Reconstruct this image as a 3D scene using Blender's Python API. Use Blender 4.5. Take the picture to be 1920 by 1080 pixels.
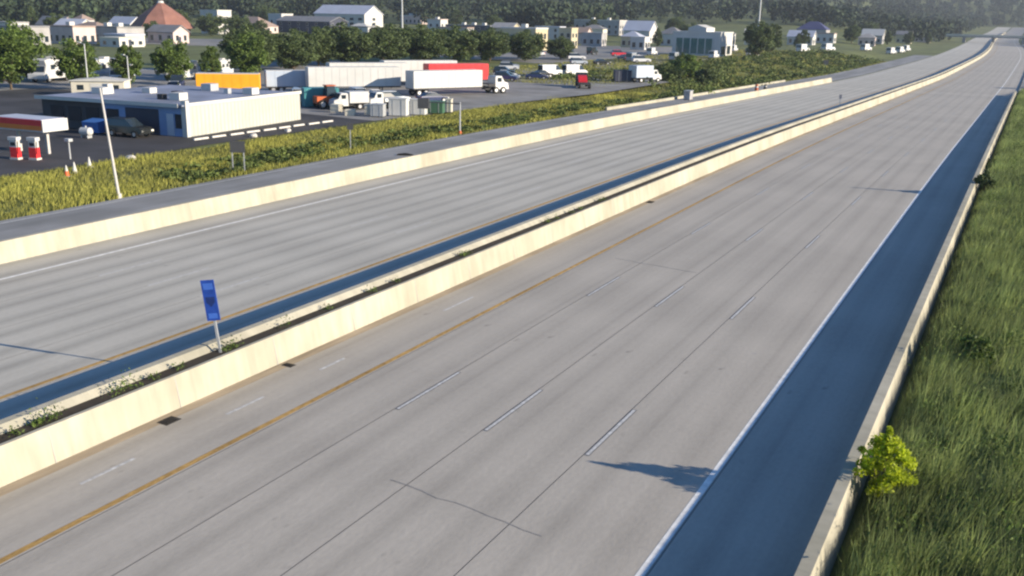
import bpy, math, random
import numpy as np
from mathutils import Matrix

# ------------------------------------------------------------------ camera, world, sun, exposure
for o in list(bpy.data.objects):
    bpy.data.objects.remove(o, do_unlink=True)
sc = bpy.context.scene
COL = sc.collection
CAMH = 12.3
cd = bpy.data.cameras.new('camera')
cd.sensor_width = 36.0
cd.lens = 33.75
cd.clip_start = 0.1
cd.clip_end = 6000
cam = bpy.data.objects.new('camera', cd)
COL.objects.link(cam)
cam.matrix_world = Matrix(((0.8825782, -0.1448480, 0.4472972, 0.0),
                           (0.4697721, 0.2327571, -0.8515505, 0.0),
                           (0.0192338, 0.9616877, 0.2734719, CAMH),
                           (0, 0, 0, 1)))
sc.camera = cam

SUN = np.array([1.0, 0.15, 0.31])                # towards the sun
SUN = SUN / np.linalg.norm(SUN)
elev = math.asin(SUN[2])
azim = math.atan2(SUN[0], SUN[1])
world = bpy.data.worlds.new('World')
sc.world = world
world.use_nodes = True
wn = world.node_tree
bg = wn.nodes['Background']
sky = wn.nodes.new('ShaderNodeTexSky')
sky.sky_type = 'NISHITA'
sky.sun_disc = False
sky.sun_elevation = elev
sky.sun_rotation = azim
sky.air_density = 1.0
sky.dust_density = 0.0
sky.ozone_density = 6.0
wn.links.new(sky.outputs[0], bg.inputs[0])
bg.inputs[1].default_value = 0.095

ld = bpy.data.lights.new('sun', 'SUN')
ld.energy = 5.0
ld.angle = math.radians(0.5)
ld.color = (1.0, 0.87, 0.68)
sun = bpy.data.objects.new('sun', ld)
COL.objects.link(sun)
sun.rotation_euler = (math.pi / 2 - elev, 0, math.pi - azim)

vs = sc.view_settings
vs.view_transform = 'Standard'
vs.look = 'None'
vs.gamma = 1.0
vs.use_curve_mapping = False
vs.exposure = 0.93
sc.cycles.use_denoising = True
sc.cycles.max_bounces = 6
sc.cycles.filter_width = 2.3

R = np.random.default_rng(11)
random.seed(5)

# ------------------------------------------------------------------ materials
MATS = {}


def mat(name, col, rough=0.75, var=0.15, scale=1.5, metal=0.0, stretch=None, bump=0.0, tint=0.0, detail=4.0,
        stain=0.0, trans=0.0, spec=0.3):
    """Principled material with a noise-varied colour; tint = strength of the per-leaf 'tint' attribute."""
    if name in MATS:
        return MATS[name]
    m = bpy.data.materials.new(name)
    m.use_nodes = True
    nt = m.node_tree
    b = nt.nodes['Principled BSDF']
    b.inputs['Roughness'].default_value = rough
    b.inputs['Metallic'].default_value = metal
    b.inputs['Specular IOR Level'].default_value = spec
    tc = nt.nodes.new('ShaderNodeTexCoord')
    mp = nt.nodes.new('ShaderNodeMapping')
    if stretch:
        mp.inputs['Scale'].default_value = stretch
    nt.links.new(tc.outputs['Object'], mp.inputs[0])
    no = nt.nodes.new('ShaderNodeTexNoise')
    no.inputs['Scale'].default_value = scale
    no.inputs['Detail'].default_value = detail
    no.inputs['Roughness'].default_value = 0.65
    nt.links.new(mp.outputs[0], no.inputs['Vector'])
    cr = nt.nodes.new('ShaderNodeValToRGB')
    cr.color_ramp.elements[0].position = 0.32
    cr.color_ramp.elements[1].position = 0.68
    cr.color_ramp.elements[0].color = [c * (1 - var) for c in col] + [1]
    cr.color_ramp.elements[1].color = [min(1, c * (1 + var)) for c in col] + [1]
    nt.links.new(no.outputs['Fac'], cr.inputs[0])
    out = cr.outputs[0]
    if tint:
        at = nt.nodes.new('ShaderNodeAttribute')
        at.attribute_name = 'tint'
        r2 = nt.nodes.new('ShaderNodeValToRGB')
        r2.color_ramp.elements[0].color = [1 - tint] * 3 + [1]
        r2.color_ramp.elements[1].color = [1 + tint * 1.1, 1 + tint * 0.9, 1 + tint * 0.3, 1]
        nt.links.new(at.outputs['Fac'], r2.inputs[0])
        mx = nt.nodes.new('ShaderNodeMix')
        mx.data_type = 'RGBA'
        mx.blend_type = 'MULTIPLY'
        mx.inputs[0].default_value = 1
        nt.links.new(out, mx.inputs[6])
        nt.links.new(r2.outputs[0], mx.inputs[7])
        out = mx.outputs[2]
    if stain:
        n2 = nt.nodes.new('ShaderNodeTexNoise')
        n2.inputs['Scale'].default_value = 0.22
        n2.inputs['Detail'].default_value = 5
        nt.links.new(tc.outputs['Object'], n2.inputs['Vector'])
        r3 = nt.nodes.new('ShaderNodeValToRGB')
        r3.color_ramp.elements[0].position = 0.35
        r3.color_ramp.elements[1].position = 0.6
        r3.color_ramp.elements[0].color = [1 - stain, 1 - stain, 1 - stain * 1.1, 1]
        r3.color_ramp.elements[1].color = [1, 1, 1, 1]
        nt.links.new(n2.outputs['Fac'], r3.inputs[0])
        mx = nt.nodes.new('ShaderNodeMix')
        mx.data_type = 'RGBA'
        mx.blend_type = 'MULTIPLY'
        mx.inputs[0].default_value = 1
        nt.links.new(out, mx.inputs[6])
        nt.links.new(r3.outputs[0], mx.inputs[7])
        out = mx.outputs[2]
    nt.links.new(out, b.inputs['Base Color'])
    if bump:
        bp = nt.nodes.new('ShaderNodeBump')
        bp.inputs['Strength'].default_value = bump
        bp.inputs['Distance'].default_value = 0.05
        nt.links.new(no.outputs['Fac'], bp.inputs['Height'])
        nt.links.new(bp.outputs[0], b.inputs['Normal'])
    if trans:
        tr = nt.nodes.new('ShaderNodeBsdfTranslucent')
        nt.links.new(out, tr.inputs[0])
        ms = nt.nodes.new('ShaderNodeMixShader')
        ms.inputs[0].default_value = trans
        nt.links.new(b.outputs[0], ms.inputs[1])
        nt.links.new(tr.outputs[0], ms.inputs[2])
        nt.links.new(ms.outputs[0], nt.nodes['Material Output'].inputs[0])
    MATS[name] = m
    return m


def lane_mat(name, col, path_dark, half, second=0.0):
    """Old concrete: fine grain, long traffic streaks and darkened wheel paths at +-0.9 m of the strip's own centre line."""
    m = bpy.data.materials.new(name)
    m.use_nodes = True
    nt = m.node_tree
    L = nt.links.new
    b = nt.nodes['Principled BSDF']
    b.inputs['Roughness'].default_value = 0.75
    b.inputs['Specular IOR Level'].default_value = 0.35
    tc = nt.nodes.new('ShaderNodeTexCoord')

    def noise(scale, detail, st):
        mp = nt.nodes.new('ShaderNodeMapping')
        mp.inputs['Scale'].default_value = st
        L(tc.outputs['Object'], mp.inputs[0])
        n = nt.nodes.new('ShaderNodeTexNoise')
        n.inputs['Scale'].default_value = scale
        n.inputs['Detail'].default_value = detail
        n.inputs['Roughness'].default_value = 0.6
        L(mp.outputs[0], n.inputs['Vector'])
        return n.outputs['Fac']

    def math_(op, a, c=None):
        n = nt.nodes.new('ShaderNodeMath')
        n.operation = op
        for i, v in enumerate((a, c)):
            if v is None:
                continue
            if isinstance(v, (int, float)):
                n.inputs[i].default_value = v
            else:
                L(v, n.inputs[i])
        return n.outputs[0]
    sep = nt.nodes.new('ShaderNodeSeparateXYZ')
    L(tc.outputs['Object'], sep.inputs[0])
    wob = math_('MULTIPLY', math_('SUBTRACT', noise(1.0, 2, (0.0, 0.02, 0.0)), 0.5), 0.5)
    ax = math_('ABSOLUTE', math_('ADD', sep.outputs[0], wob))
    dist = math_('ABSOLUTE', math_('SUBTRACT', ax, 0.88))
    path = math_('MAXIMUM', math_('SUBTRACT', 1.0, math_('DIVIDE', dist, 0.55)), 0.0)
    path = math_('MULTIPLY', path, math_('ADD', 0.5, noise(1.0, 3, (0.6, 0.03, 0.6))))
    streak = math_('SUBTRACT', noise(1.0, 5, (3.0, 0.04, 1.0)), 0.5)
    patch = math_('SUBTRACT', noise(0.11, 5, (1, 1, 1)), 0.5)
    grain = math_('SUBTRACT', noise(9.0, 3, (1, 0.5, 1)), 0.5)
    slab = math_('SUBTRACT', noise(1.0, 1, (0.15, 0.21, 0.0)), 0.5)
    f = math_('SUBTRACT', 1.0, math_('MULTIPLY', path, path_dark))
    f = math_('ADD', f, math_('MULTIPLY', streak, 0.26))
    f = math_('ADD', f, math_('MULTIPLY', patch, 0.42))
    spots = math_('MAXIMUM', math_('SUBTRACT', noise(1.6, 2, (1, 0.6, 1)), 0.70), 0.0)
    f = math_('SUBTRACT', f, math_('MULTIPLY', spots, 3.0))
    f = math_('ADD', f, math_('MULTIPLY', grain, 0.22))
    f = math_('ADD', f, math_('MULTIPLY', slab, 0.12))
    cmb = nt.nodes.new('ShaderNodeVectorMath')
    cmb.operation = 'SCALE'
    cmb.inputs[0].default_value = col
    L(f, cmb.inputs['Scale'])
    L(cmb.outputs[0], b.inputs['Base Color'])
    bp = nt.nodes.new('ShaderNodeBump')
    bp.inputs['Strength'].default_value = 0.25
    bp.inputs['Distance'].default_value = 0.02
    L(grain, bp.inputs['Height'])
    L(bp.outputs[0], b.inputs['Normal'])
    MATS[name] = m
    return m


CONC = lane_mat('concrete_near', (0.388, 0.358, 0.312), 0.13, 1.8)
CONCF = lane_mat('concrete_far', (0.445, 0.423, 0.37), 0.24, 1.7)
mat('joint_dark', (0.24, 0.23, 0.215), 0.9)
mat('barrier_concrete', (0.40, 0.375, 0.30), 0.85, 0.12, 0.8, stretch=(1, 2.2, 0.22), bump=0.2, stain=0.24)
mat('white_paint', (0.72, 0.72, 0.70), 0.6, 0.18, 3.0)
mat('worn_white', (0.48, 0.48, 0.47), 0.7, 0.3, 6.0)
mat('black_paint', (0.16, 0.16, 0.165), 0.7, 0.2, 3.0)
mat('yellow_paint', (0.44, 0.275, 0.09), 0.7, 0.38, 5.0, stretch=(3, 0.6, 1), stain=0.3)
mat('asphalt', (0.052, 0.05, 0.054), 0.85, 0.25, 0.12, bump=0.2, stain=0.3)
mat('lot_grey', (0.24, 0.235, 0.23), 0.85, 0.2, 0.15, stain=0.25)
mat('ramp_grey', (0.25, 0.25, 0.25), 0.8, 0.2, 0.5, stretch=(1, 0.08, 1), stain=0.2)
mat('soil', (0.05, 0.04, 0.028), 0.95, 0.3, 1.2)
mat('ground_grass', (0.12, 0.14, 0.045), 0.95, 0.3, 0.05, stain=0.3)
mat('grass_right', (0.22, 0.285, 0.115), 0.7, 0.35, 0.35, tint=0.55, trans=0.5)
mat('grass_left', (0.235, 0.245, 0.06), 0.7, 0.3, 0.15, tint=0.5, trans=0.2)
mat('brush_green', (0.085, 0.12, 0.036), 0.7, 0.3, 0.4, tint=0.6, trans=0.15)
mat('leaf_mid', (0.095, 0.15, 0.038), 0.65, 0.25, 0.6, tint=0.55, trans=0.3)
mat('leaf_dark', (0.075, 0.11, 0.045), 0.65, 0.25, 0.6, tint=0.55, trans=0.25)
mat('leaf_bright', (0.38, 0.47, 0.03), 0.6, 0.25, 1.5, tint=0.45, trans=0.5)
mat('forest_leaf', (0.027, 0.045, 0.026), 0.8, 0.3, 0.02, tint=0.5)
mat('bark', (0.10, 0.075, 0.05), 0.9, 0.3, 4)
mat('galv', (0.45, 0.46, 0.47), 0.5, 0.1, 3, metal=0.4)
mat('pole_white', (0.46, 0.44, 0.42), 0.6, 0.1, 3)
mat('sign_blue', (0.022, 0.075, 0.38), 0.5, 0.2, 3, stain=0.15)
mat('sign_blue_light', (0.06, 0.16, 0.56), 0.5, 0.1, 3)
mat('sign_navy', (0.015, 0.035, 0.15), 0.5, 0.1, 3)
mat('sign_back', (0.09, 0.09, 0.095), 0.5, 0.1, 3, metal=0.3)
mat('tire', (0.02, 0.02, 0.02), 0.9, 0.1)
mat('rim', (0.45, 0.45, 0.46), 0.4, 0.1, metal=0.6)
mat('glass', (0.02, 0.03, 0.04), 0.08, 0.1, spec=0.6)
mat('glass_teal', (0.05, 0.14, 0.13), 0.12, 0.2, spec=0.6)
mat('lamp_glass', (0.75, 0.75, 0.7), 0.2, 0.05)
mat('lamp_red', (0.5, 0.03, 0.02), 0.3, 0.05)
mat('truck_white', (0.54, 0.54, 0.53), 0.4, 0.06, 0.6, stain=0.10)
mat('truck_paleblue', (0.40, 0.46, 0.55), 0.4, 0.06, 0.6)
mat('truck_yellow', (0.78, 0.36, 0.02), 0.5, 0.1, 0.6)
mat('truck_red', (0.62, 0.03, 0.035), 0.4, 0.1, 0.6)
mat('rust_orange', (0.48, 0.11, 0.035), 0.6, 0.2, 1)
mat('teal_paint', (0.06, 0.24, 0.26), 0.5, 0.15, 1)
mat('car_navy', (0.02, 0.03, 0.09), 0.25, 0.05, spec=0.5)
mat('car_dark', (0.02, 0.022, 0.022), 0.25, 0.05, spec=0.5)
mat('car_silver', (0.4, 0.42, 0.45), 0.3, 0.05, metal=0.4)
mat('car_white', (0.6, 0.6, 0.6), 0.3, 0.03, spec=0.5)
mat('car_red', (0.5, 0.02, 0.03), 0.3, 0.05, spec=0.5)
mat('chassis', (0.04, 0.04, 0.042), 0.7, 0.2)
mat('wall_blue', (0.22, 0.33, 0.56), 0.7, 0.1, 0.4, stain=0.15)
mat('wall_black', (0.055, 0.055, 0.062), 0.7, 0.15, 0.4)
mat('wall_white_metal', (0.44, 0.44, 0.40), 0.5, 0.05, 0.8, stain=0.12)
mat('roof_blue_grey', (0.24, 0.265, 0.35), 0.7, 0.15, 0.25, stain=0.25)
mat('trim_white', (0.52, 0.51, 0.48), 0.6, 0.06, 1)
mat('wall_cream', (0.46, 0.40, 0.26), 0.8, 0.08, 0.3)
mat('wall_white', (0.50, 0.49, 0.47), 0.75, 0.07, 0.3)
mat('wall_pink', (0.52, 0.42, 0.39), 0.8, 0.1, 0.3)
mat('wall_grey', (0.36, 0.35, 0.35), 0.8, 0.12, 0.3, stain=0.15)
mat('wall_brown', (0.22, 0.14, 0.11), 0.8, 0.12, 0.3)
mat('wall_navy', (0.045, 0.05, 0.075), 0.7, 0.12, 0.3)
mat('roof_rust', (0.26, 0.125, 0.095), 0.8, 0.15, 0.25, stain=0.15)
mat('roof_tan', (0.30, 0.225, 0.19), 0.8, 0.12, 0.25)
mat('roof_grey', (0.20, 0.20, 0.21), 0.8, 0.12, 0.25)
mat('roof_light', (0.45, 0.47, 0.54), 0.5, 0.08, 0.25)
mat('roof_navy', (0.07, 0.075, 0.16), 0.7, 0.12, 0.25)
mat('peach', (0.62, 0.40, 0.28), 0.8, 0.1, 0.4)
mat('beige', (0.60, 0.56, 0.46), 0.7, 0.1, 0.5)
mat('cone_orange', (0.7, 0.14, 0.05), 0.6, 0.1)
mat('canopy_red', (0.70, 0.03, 0.035), 0.45, 0.08, 0.5)
mat('canopy_orange', (0.75, 0.20, 0.03), 0.45, 0.08, 0.5)
mat('dumpster_blue', (0.05, 0.15, 0.42), 0.5, 0.12, 1)
mat('green_paint', (0.05, 0.12, 0.07), 0.5, 0.12, 1)
mat('stone_white', (0.50, 0.48, 0.45), 0.8, 0.12, 2)
mat('dust', (0.37, 0.30, 0.215), 0.95, 0.22, 1.6, stretch=(2, 0.2, 1), stain=0.2)
mat('iron', (0.03, 0.028, 0.027), 0.7, 0.2, 4)
mat('tar', (0.25, 0.24, 0.23), 0.8, 0.2, 3)


# ------------------------------------------------------------------ mesh helpers
def link(name, me, parent=None, m=None):
    o = bpy.data.objects.new(name, me)
    COL.objects.link(o)
    if parent is not None:
        o.parent = parent
    if m is not None and me is not None and not me.materials:
        me.materials.append(MATS[m] if isinstance(m, str) else m)
    return o


def tag(o, label=None, cat=None, group=None, kind=None):
    for k, v in (('label', label), ('category', cat), ('group', group), ('kind', kind)):
        if v:
            o[k] = v
    return o


def thing(name, label, cat, loc=(0, 0, 0), rz=0.0, group=None, scale=None):
    o = bpy.data.objects.new(name, None)
    COL.objects.link(o)
    o.empty_display_size = 0.3
    o.location = loc
    o.rotation_euler = (0, 0, rz)
    if scale is not None:
        o.scale = scale if hasattr(scale, '__len__') else (scale,) * 3
    return tag(o, label, cat, group)


def np_mesh(name, V, F, tint=None, smooth=False):
    """fast mesh from numpy: F is (n, k) with k = 3 or 4"""
    V = np.asarray(V, np.float32)
    F = np.asarray(F, np.int32)
    me = bpy.data.meshes.new(name)
    n, k = F.shape
    me.vertices.add(len(V))
    me.vertices.foreach_set('co', V.ravel())
    me.loops.add(n * k)
    me.loops.foreach_set('vertex_index', F.ravel())
    me.polygons.add(n)
    me.polygons.foreach_set('loop_start', np.arange(0, n * k, k, dtype=np.int32))
    me.polygons.foreach_set('loop_total', np.full(n, k, np.int32))
    if smooth:
        me.polygons.foreach_set('use_smooth', np.ones(n, bool))
    if tint is not None:
        a = me.attributes.new('tint', 'FLOAT', 'POINT')
        a.data.foreach_set('value', np.asarray(tint, np.float32))
    me.update(calc_edges=True)
    me.validate()
    return me


class MB:
    def __init__(self):
        self.v = []
        self.f = []

    def add(self, vs, fs):
        n = len(self.v)
        self.v += [tuple(p) for p in vs]
        self.f += [tuple(i + n for i in f) for f in fs]
        return self

    def box(self, x0, x1, y0, y1, z0, z1):
        return self.add([(x0, y0, z0), (x1, y0, z0), (x1, y1, z0), (x0, y1, z0), (x0, y0, z1), (x1, y0, z1), (x1, y1, z1), (x0, y1, z1)],
                        [(0, 3, 2, 1), (4, 5, 6, 7), (0, 1, 5, 4), (1, 2, 6, 5), (2, 3, 7, 6), (3, 0, 4, 7)])

    def taper(self, b, t, z0, z1):
        """frustum from rectangle b=(x0,x1,y0,y1) at z0 to t at z1"""
        return self.add([(b[0], b[2], z0), (b[1], b[2], z0), (b[1], b[3], z0), (b[0], b[3], z0),
                         (t[0], t[2], z1), (t[1], t[2], z1), (t[1], t[3], z1), (t[0], t[3], z1)],
                        [(0, 3, 2, 1), (4, 5, 6, 7), (0, 1, 5, 4), (1, 2, 6, 5), (2, 3, 7, 6), (3, 0, 4, 7)])

    def cyl(self, p0, p1, r0, r1=None, n=10):
        r1 = r0 if r1 is None else r1
        p0 = np.array(p0, float)
        p1 = np.array(p1, float)
        d = p1 - p0
        d = d / np.linalg.norm(d)
        a = np.cross(d, (0, 0, 1) if abs(d[2]) < 0.9 else (1, 0, 0))
        a /= np.linalg.norm(a)
        b = np.cross(d, a)
        vs = []
        for p, r in ((p0, r0), (p1, r1)):
            for i in range(n):
                t = 2 * math.pi * i / n
                vs.append(tuple(p + r * (math.cos(t) * a + math.sin(t) * b)))
        fs = [(i, (i + 1) % n, n + (i + 1) % n, n + i) for i in range(n)]
        fs += [tuple(range(n - 1, -1, -1)), tuple(range(n, 2 * n))]
        return self.add(vs, fs)

    def prism(self, prof, y0, y1, inset=None):
        """polygon prof [(x, z)] extruded along y; inset (dy per profile point) narrows upper points"""
        n = len(prof)
        ins = inset or [0] * n
        vs = [(x, y0 + d, z) for (x, z), d in zip(prof, ins)] + [(x, y1 - d, z) for (x, z), d in zip(prof, ins)]
        fs = [tuple(range(n)), tuple(range(2 * n - 1, n - 1, -1))]
        fs += [(i, n + i, n + (i + 1) % n, (i + 1) % n) for i in range(n)]
        return self.add(vs, fs)

    def mesh(self, name, bevel=0.0):
        me = bpy.data.meshes.new(name)
        me.from_pydata(self.v, [], self.f)
        import bmesh
        bm = bmesh.new()
        bm.from_mesh(me)
        bmesh.ops.recalc_face_normals(bm, faces=bm.faces)
        if bevel:
            bmesh.ops.bevel(bm, geom=list(bm.edges), offset=bevel, segments=2, affect='EDGES', profile=0.6)
        bm.to_mesh(me)
        bm.free()
        me.update()
        return me

    def build(self, name, m, parent=None, bevel=0.0):
        return link(name, self.mesh(name, bevel), parent, m)


# ------------------------------------------------------------------ terrain: long profile and gentle bend of the freeway
_PY = [-200, 95, 160, 300, 420, 650, 930, 1150, 1500, 1750, 1950, 2900]
_PZ = [0, 0, -0.9, -2.7, -2.9, -2.6, -3.0, -1.5, 4.0, 10.0, 46.0, 95.0]


def P(y):
    y = np.asarray(y, float)
    s = np.zeros_like(y)
    for d in (-24, -16, -8, 0, 8, 16, 24):
        s = s + np.interp(y + d, _PY, _PZ)
    return s / 7


def CX(y):
    t = np.clip((np.asarray(y, float) - 470) / 720, 0, 1)
    return -16.0 * t * t * (3 - 2 * t)


def hill(x, y):
    d = np.hypot(x, y)
    return np.clip((d - 560) / 440, 0, 4) ** 1.15 * 17.0


def ground_z(x, y):
    x = np.asarray(x, float)
    y = np.asarray(y, float)
    xc = x - CX(y)
    wl = 20 + np.clip(y - 480, 0, 700) * 0.30
    w = np.clip((xc + 56 + wl) / wl, 0, 1) * np.clip((15 + wl * 2.4 - xc) / (wl * 2.4), 0, 1)
    w = w * w * (3 - 2 * w)
    near = P(y) - 0.07
    bank = np.clip((xc + 2.6) / 0.5, 0, 1) * np.clip((248 - y) / 20, 0, 1) * (0.55 + 0.05 * np.clip(xc + 2, 0, 12))
    return hill(x, y) * (1 - w) + near * w + bank


def ysteps(y0, y1):
    a = [y0]
    while a[-1] < y1 - 1e-6:
        y = a[-1]
        a.append(min(y1, y + (5 if y < 300 else 12 if y < 900 else 25)))
    return np.array(a)


def strip(name, x0, x1, y0, y1, dz, m, parent=None, xf=None):
    """flat ribbon along the freeway; object origin on its own centre line"""
    ys = ysteps(y0, y1)
    xc = (x0 + x1) / 2
    c = CX(ys)
    z = P(ys) + dz
    V = np.concatenate([np.stack([x0 - xc + c, ys, z], 1), np.stack([x1 - xc + c, ys, z], 1)])
    n = len(ys)
    i = np.arange(n - 1)
    F = np.stack([i, i + n, i + n + 1, i + 1], 1)
    o = link(name, np_mesh(name, V, F), parent, m)
    o.location.x = xc
    return o


def extrude_wall(name, prof, y0, y1, m, parent=None):
    """closed cross-section [(x, z)] swept along the freeway"""
    ys = ysteps(y0, y1)
    n = len(prof)
    vs = []
    for y, c, z in zip(ys, CX(ys), P(ys)):
        vs += [(px + c, y, pz + z) for px, pz in prof]
    fs = []
    for k in range(len(ys) - 1):
        for i in range(n):
            j = (i + 1) % n
            fs.append((k * n + i, k * n + j, (k + 1) * n + j, (k + 1) * n + i))
    fs += [tuple(range(n)), tuple(len(vs) - n + i for i in range(n))]
    return MB().add(vs, fs).build(name, m, parent)


xs = np.unique(np.concatenate([np.arange(-1900, -500, 50), np.arange(-500, -120, 20), np.arange(-120, -52, 4), np.arange(-52, -4, 4),
                               np.array([-3.2, -2.7, -2.4, -2.1, -1]), np.arange(0, 24, 2), np.arange(24, 120, 12), np.arange(120, 1000, 60)]))
ysg = np.unique(np.concatenate([np.arange(-120, 300, 6), np.arange(300, 900, 15), np.arange(900, 2900, 40)]))
XX, YY = np.meshgrid(xs, ysg)
ZZ = ground_z(XX, YY)
nx = len(xs)
ii = (np.arange(len(ysg) - 1)[:, None] * nx + np.arange(nx - 1)[None]).ravel()
gm = np_mesh('ground', np.stack([XX.ravel(), YY.ravel(), ZZ.ravel()], 1), np.stack([ii, ii + 1, ii + nx + 1, ii + nx], 1), smooth=True)
tag(link('ground', gm, None, 'ground_grass'), kind='structure')

# ------------------------------------------------------------------ the freeway
XE, XY, XM = -6.3, -19.3, -22.5           # edge line, yellow line, median barrier foot
YEND = 1700
road = tag(strip('road', -22.6, -2.55, -60, YEND, 0.0, 'joint_dark'), kind='structure')
road2 = tag(strip('road_far', -43.7, -24.2, -60, YEND, 0.0, 'joint_dark'), kind='structure')


def slabs(parent, edges, m):
    px = parent.location.x
    for a, b in zip(edges[:-1], edges[1:]):
        o = strip('pavement_strip', min(a, b) + 0.012, max(a, b) - 0.012, -60, YEND, 0.022, m)
        o.parent = parent
        o.location.x -= px


LN = [XE, -9.87, -13.26, -16.52, XY]
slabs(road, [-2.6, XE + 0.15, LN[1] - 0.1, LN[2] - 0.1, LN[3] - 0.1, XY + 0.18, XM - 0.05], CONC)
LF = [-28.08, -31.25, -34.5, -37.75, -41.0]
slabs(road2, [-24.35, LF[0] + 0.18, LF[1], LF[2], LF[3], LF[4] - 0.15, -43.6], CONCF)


def mark(parent, name, x0, x1, y0, y1, dz, m):
    o = strip(name, x0, x1, y0, y1, dz, m)
    o.parent = parent
    o.location.x -= parent.location.x
    return o


mark(road, 'edge_line', XE - 0.09, XE + 0.10, -60, 1400, 0.027, 'white_paint')
mark(road, 'yellow_line', XY - 0.10, XY + 0.10, -60, 1400, 0.027, 'yellow_paint')
mark(road2, 'yellow_line', LF[0] - 0.11, LF[0] + 0.11, -60, 1400, 0.027, 'yellow_paint')
mark(road2, 'edge_line', LF[4] - 0.10, LF[4] + 0.10, -60, 1400, 0.027, 'white_paint')
Y0 = 23.7
for k in (1, 2, 3):
    for j in range(-3, 24):
        y = Y0 + 15.24 * j
        mark(road, 'lane_dash_border', LN[k] - 0.085, LN[k] + 0.085, y - 0.05, y + 3.86, 0.027, 'black_paint')
        mark(road, 'lane_dash', LN[k] - 0.05, LN[k] + 0.05, y, y + 3.81, 0.031, 'worn_white')
        if j < 18:
            mark(road2, 'lane_dash', LF[k] - 0.05, LF[k] + 0.05, y + 6, y + 9.81, 0.027, 'worn_white')
mark(road, 'dirt_strip', XM - 0.04, XM + 0.42, -60, 300, 0.0255, 'dust')
for y0_, y1_ in ((15.2, 17.0), (20.6, 22.3), (25.2, 26.6), (33.5, 36.0)):
    mark(road, 'paint_streak', -20.95, -20.83, y0_, y1_, 0.027, 'worn_white')
# transverse cracks sealed with tar
for x0, y0, x1, y1, par in ((-13.9, 19.55, -9.0, 19.0, road), (-18.2, 46.2, -13.5, 45.6, road)):
    n = 10
    vs = []
    for t in np.linspace(0, 1, n):
        x, y = x0 + (x1 - x0) * t, y0 + (y1 - y0) * t + random.uniform(-0.06, 0.06)
        w = random.uniform(0.012, 0.026)
        vs += [(x - par.location.x, y - w, 0.0285), (x - par.location.x, y + w, 0.0285)]
    MB().add(vs, [(2 * i, 2 * i + 2, 2 * i + 3, 2 * i + 1) for i in range(n - 1)]).build('sealed_crack', 'tar', par)

# barriers
tag(extrude_wall('roadside_barrier', [(-3.12, -0.1), (-2.92, 1.07), (-2.62, 1.07), (-2.42, -0.1)], -60, 226, 'barrier_concrete'),
    'low concrete barrier edging the tall grass bank beside the shaded shoulder', 'barrier')
tag(extrude_wall('median_barrier', [(-22.5, -0.1), (-22.53, 0.08), (-22.70, 1.07), (-22.84, 1.07), (-22.92, -0.1)], -60, 1400, 'barrier_concrete'),
    'sunlit cream concrete median barrier facing the nearer lanes', 'barrier')
tag(extrude_wall('median_barrier', [(-23.36, -0.1), (-23.40, 0.98), (-23.68, 1.20), (-23.95, 1.21), (-24.15, -0.1)], -60, 1400, 'barrier_concrete'),
    'concrete median barrier behind the weedy gap, shading the far inner shoulder', 'barrier')
tag(extrude_wall('roadside_barrier', [(-43.5, -0.1), (-43.55, 0.1), (-43.72, 1.07), (-43.98, 1.07), (-44.05, -0.1)], -60, 250, 'barrier_concrete'),
    'pale concrete barrier between the far lanes and the ramp', 'barrier')
nb = [o for o in bpy.data.objects if o.name.startswith('median_barrier')][0]
jm = MB().add([(-22.4985, -0.012, 0.0), (-22.4985, 0.012, 0.0), (-22.6985, 0.012, 1.07), (-22.6985, -0.012, 1.07)], [(0, 1, 2, 3)]).mesh('barrier_joint')
for k in range(34):
    o = link('barrier_joint', jm, nb, 'wall_grey')
    o.location.y = 2.0 + k * 4.57
    o.location.z = float(P(2.0 + k * 4.57))
tag(strip('median_soil', -23.45, -22.82, -60, 1400, 1.02, 'soil'), kind='structure')

# ramp beyond the far barrier, entrance ramp beyond the near barrier
ramp = tag(strip('ramp', -52.6, -44.0, -60, 520, 0.03, 'ramp_grey'), kind='structure')
mark(ramp, 'edge_line', -52.0, -51.86, -60, 420, 0.036, 'worn_white')
mark(ramp, 'edge_line', -45.6, -45.46, -60, 420, 0.036, 'worn_white')
tag(strip('entrance_ramp', -2.4, 3.2, 236, 900, 0.25, 'ramp_grey'), kind='structure')


def sheet(name, pts, z, m, parent=None):
    o = MB().add([(x, y, z) for x, y in pts], [tuple(range(len(pts)))]).build(name, m, parent)
    return tag(o, kind='structure') if parent is None else o


# the commercial lots: asphalt in front of the shop, worn grey truck yard behind
sheet('parking_lot', [(-65.6, 20), (-66.6, 57), (-67.6, 66), (-67.3, 86), (-67.6, 93), (-100, 97), (-135, 100), (-135, 20)], 0.03, 'asphalt')
sheet('truck_yard', [(-67.6, 93), (-66.4, 106), (-65.6, 130), (-63.5, 150), (-64.0, 188), (-100, 215), (-140, 190), (-140, 100.5), (-135, 100), (-100, 97)], 0.026, 'lot_grey')
sheet('back_road', [(-90, 225), (-80, 300), (-75, 390), (-130, 430), (-330, 300), (-330, 240), (-200, 260), (-130, 240)], 0.03, 'lot_grey')
sheet('driveway', [(-135, 60), (-135, 205), (-165, 205), (-165, 60)], 0.028, 'lot_grey')


# ------------------------------------------------------------------ leaves, grass, trees
def leaf_quads(C, size, aspect=0.55, droop=0.0):
    n = len(C)
    d = R.normal(size=(n, 3))
    d[:, 2] -= droop
    d /= np.linalg.norm(d, axis=1, keepdims=True)
    e = np.cross(d, R.normal(size=(n, 3)))
    e /= np.linalg.norm(e, axis=1, keepdims=True)
    s = (size * R.uniform(0.6, 1.3, n))[:, None]
    a, b = d * s, e * s * aspect
    V = np.stack([C - a, C + b - a * 0.1, C + a, C - b - a * 0.1], 1).reshape(-1, 3)
    F = np.arange(4 * n).reshape(n, 4)
    return V, F


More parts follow.
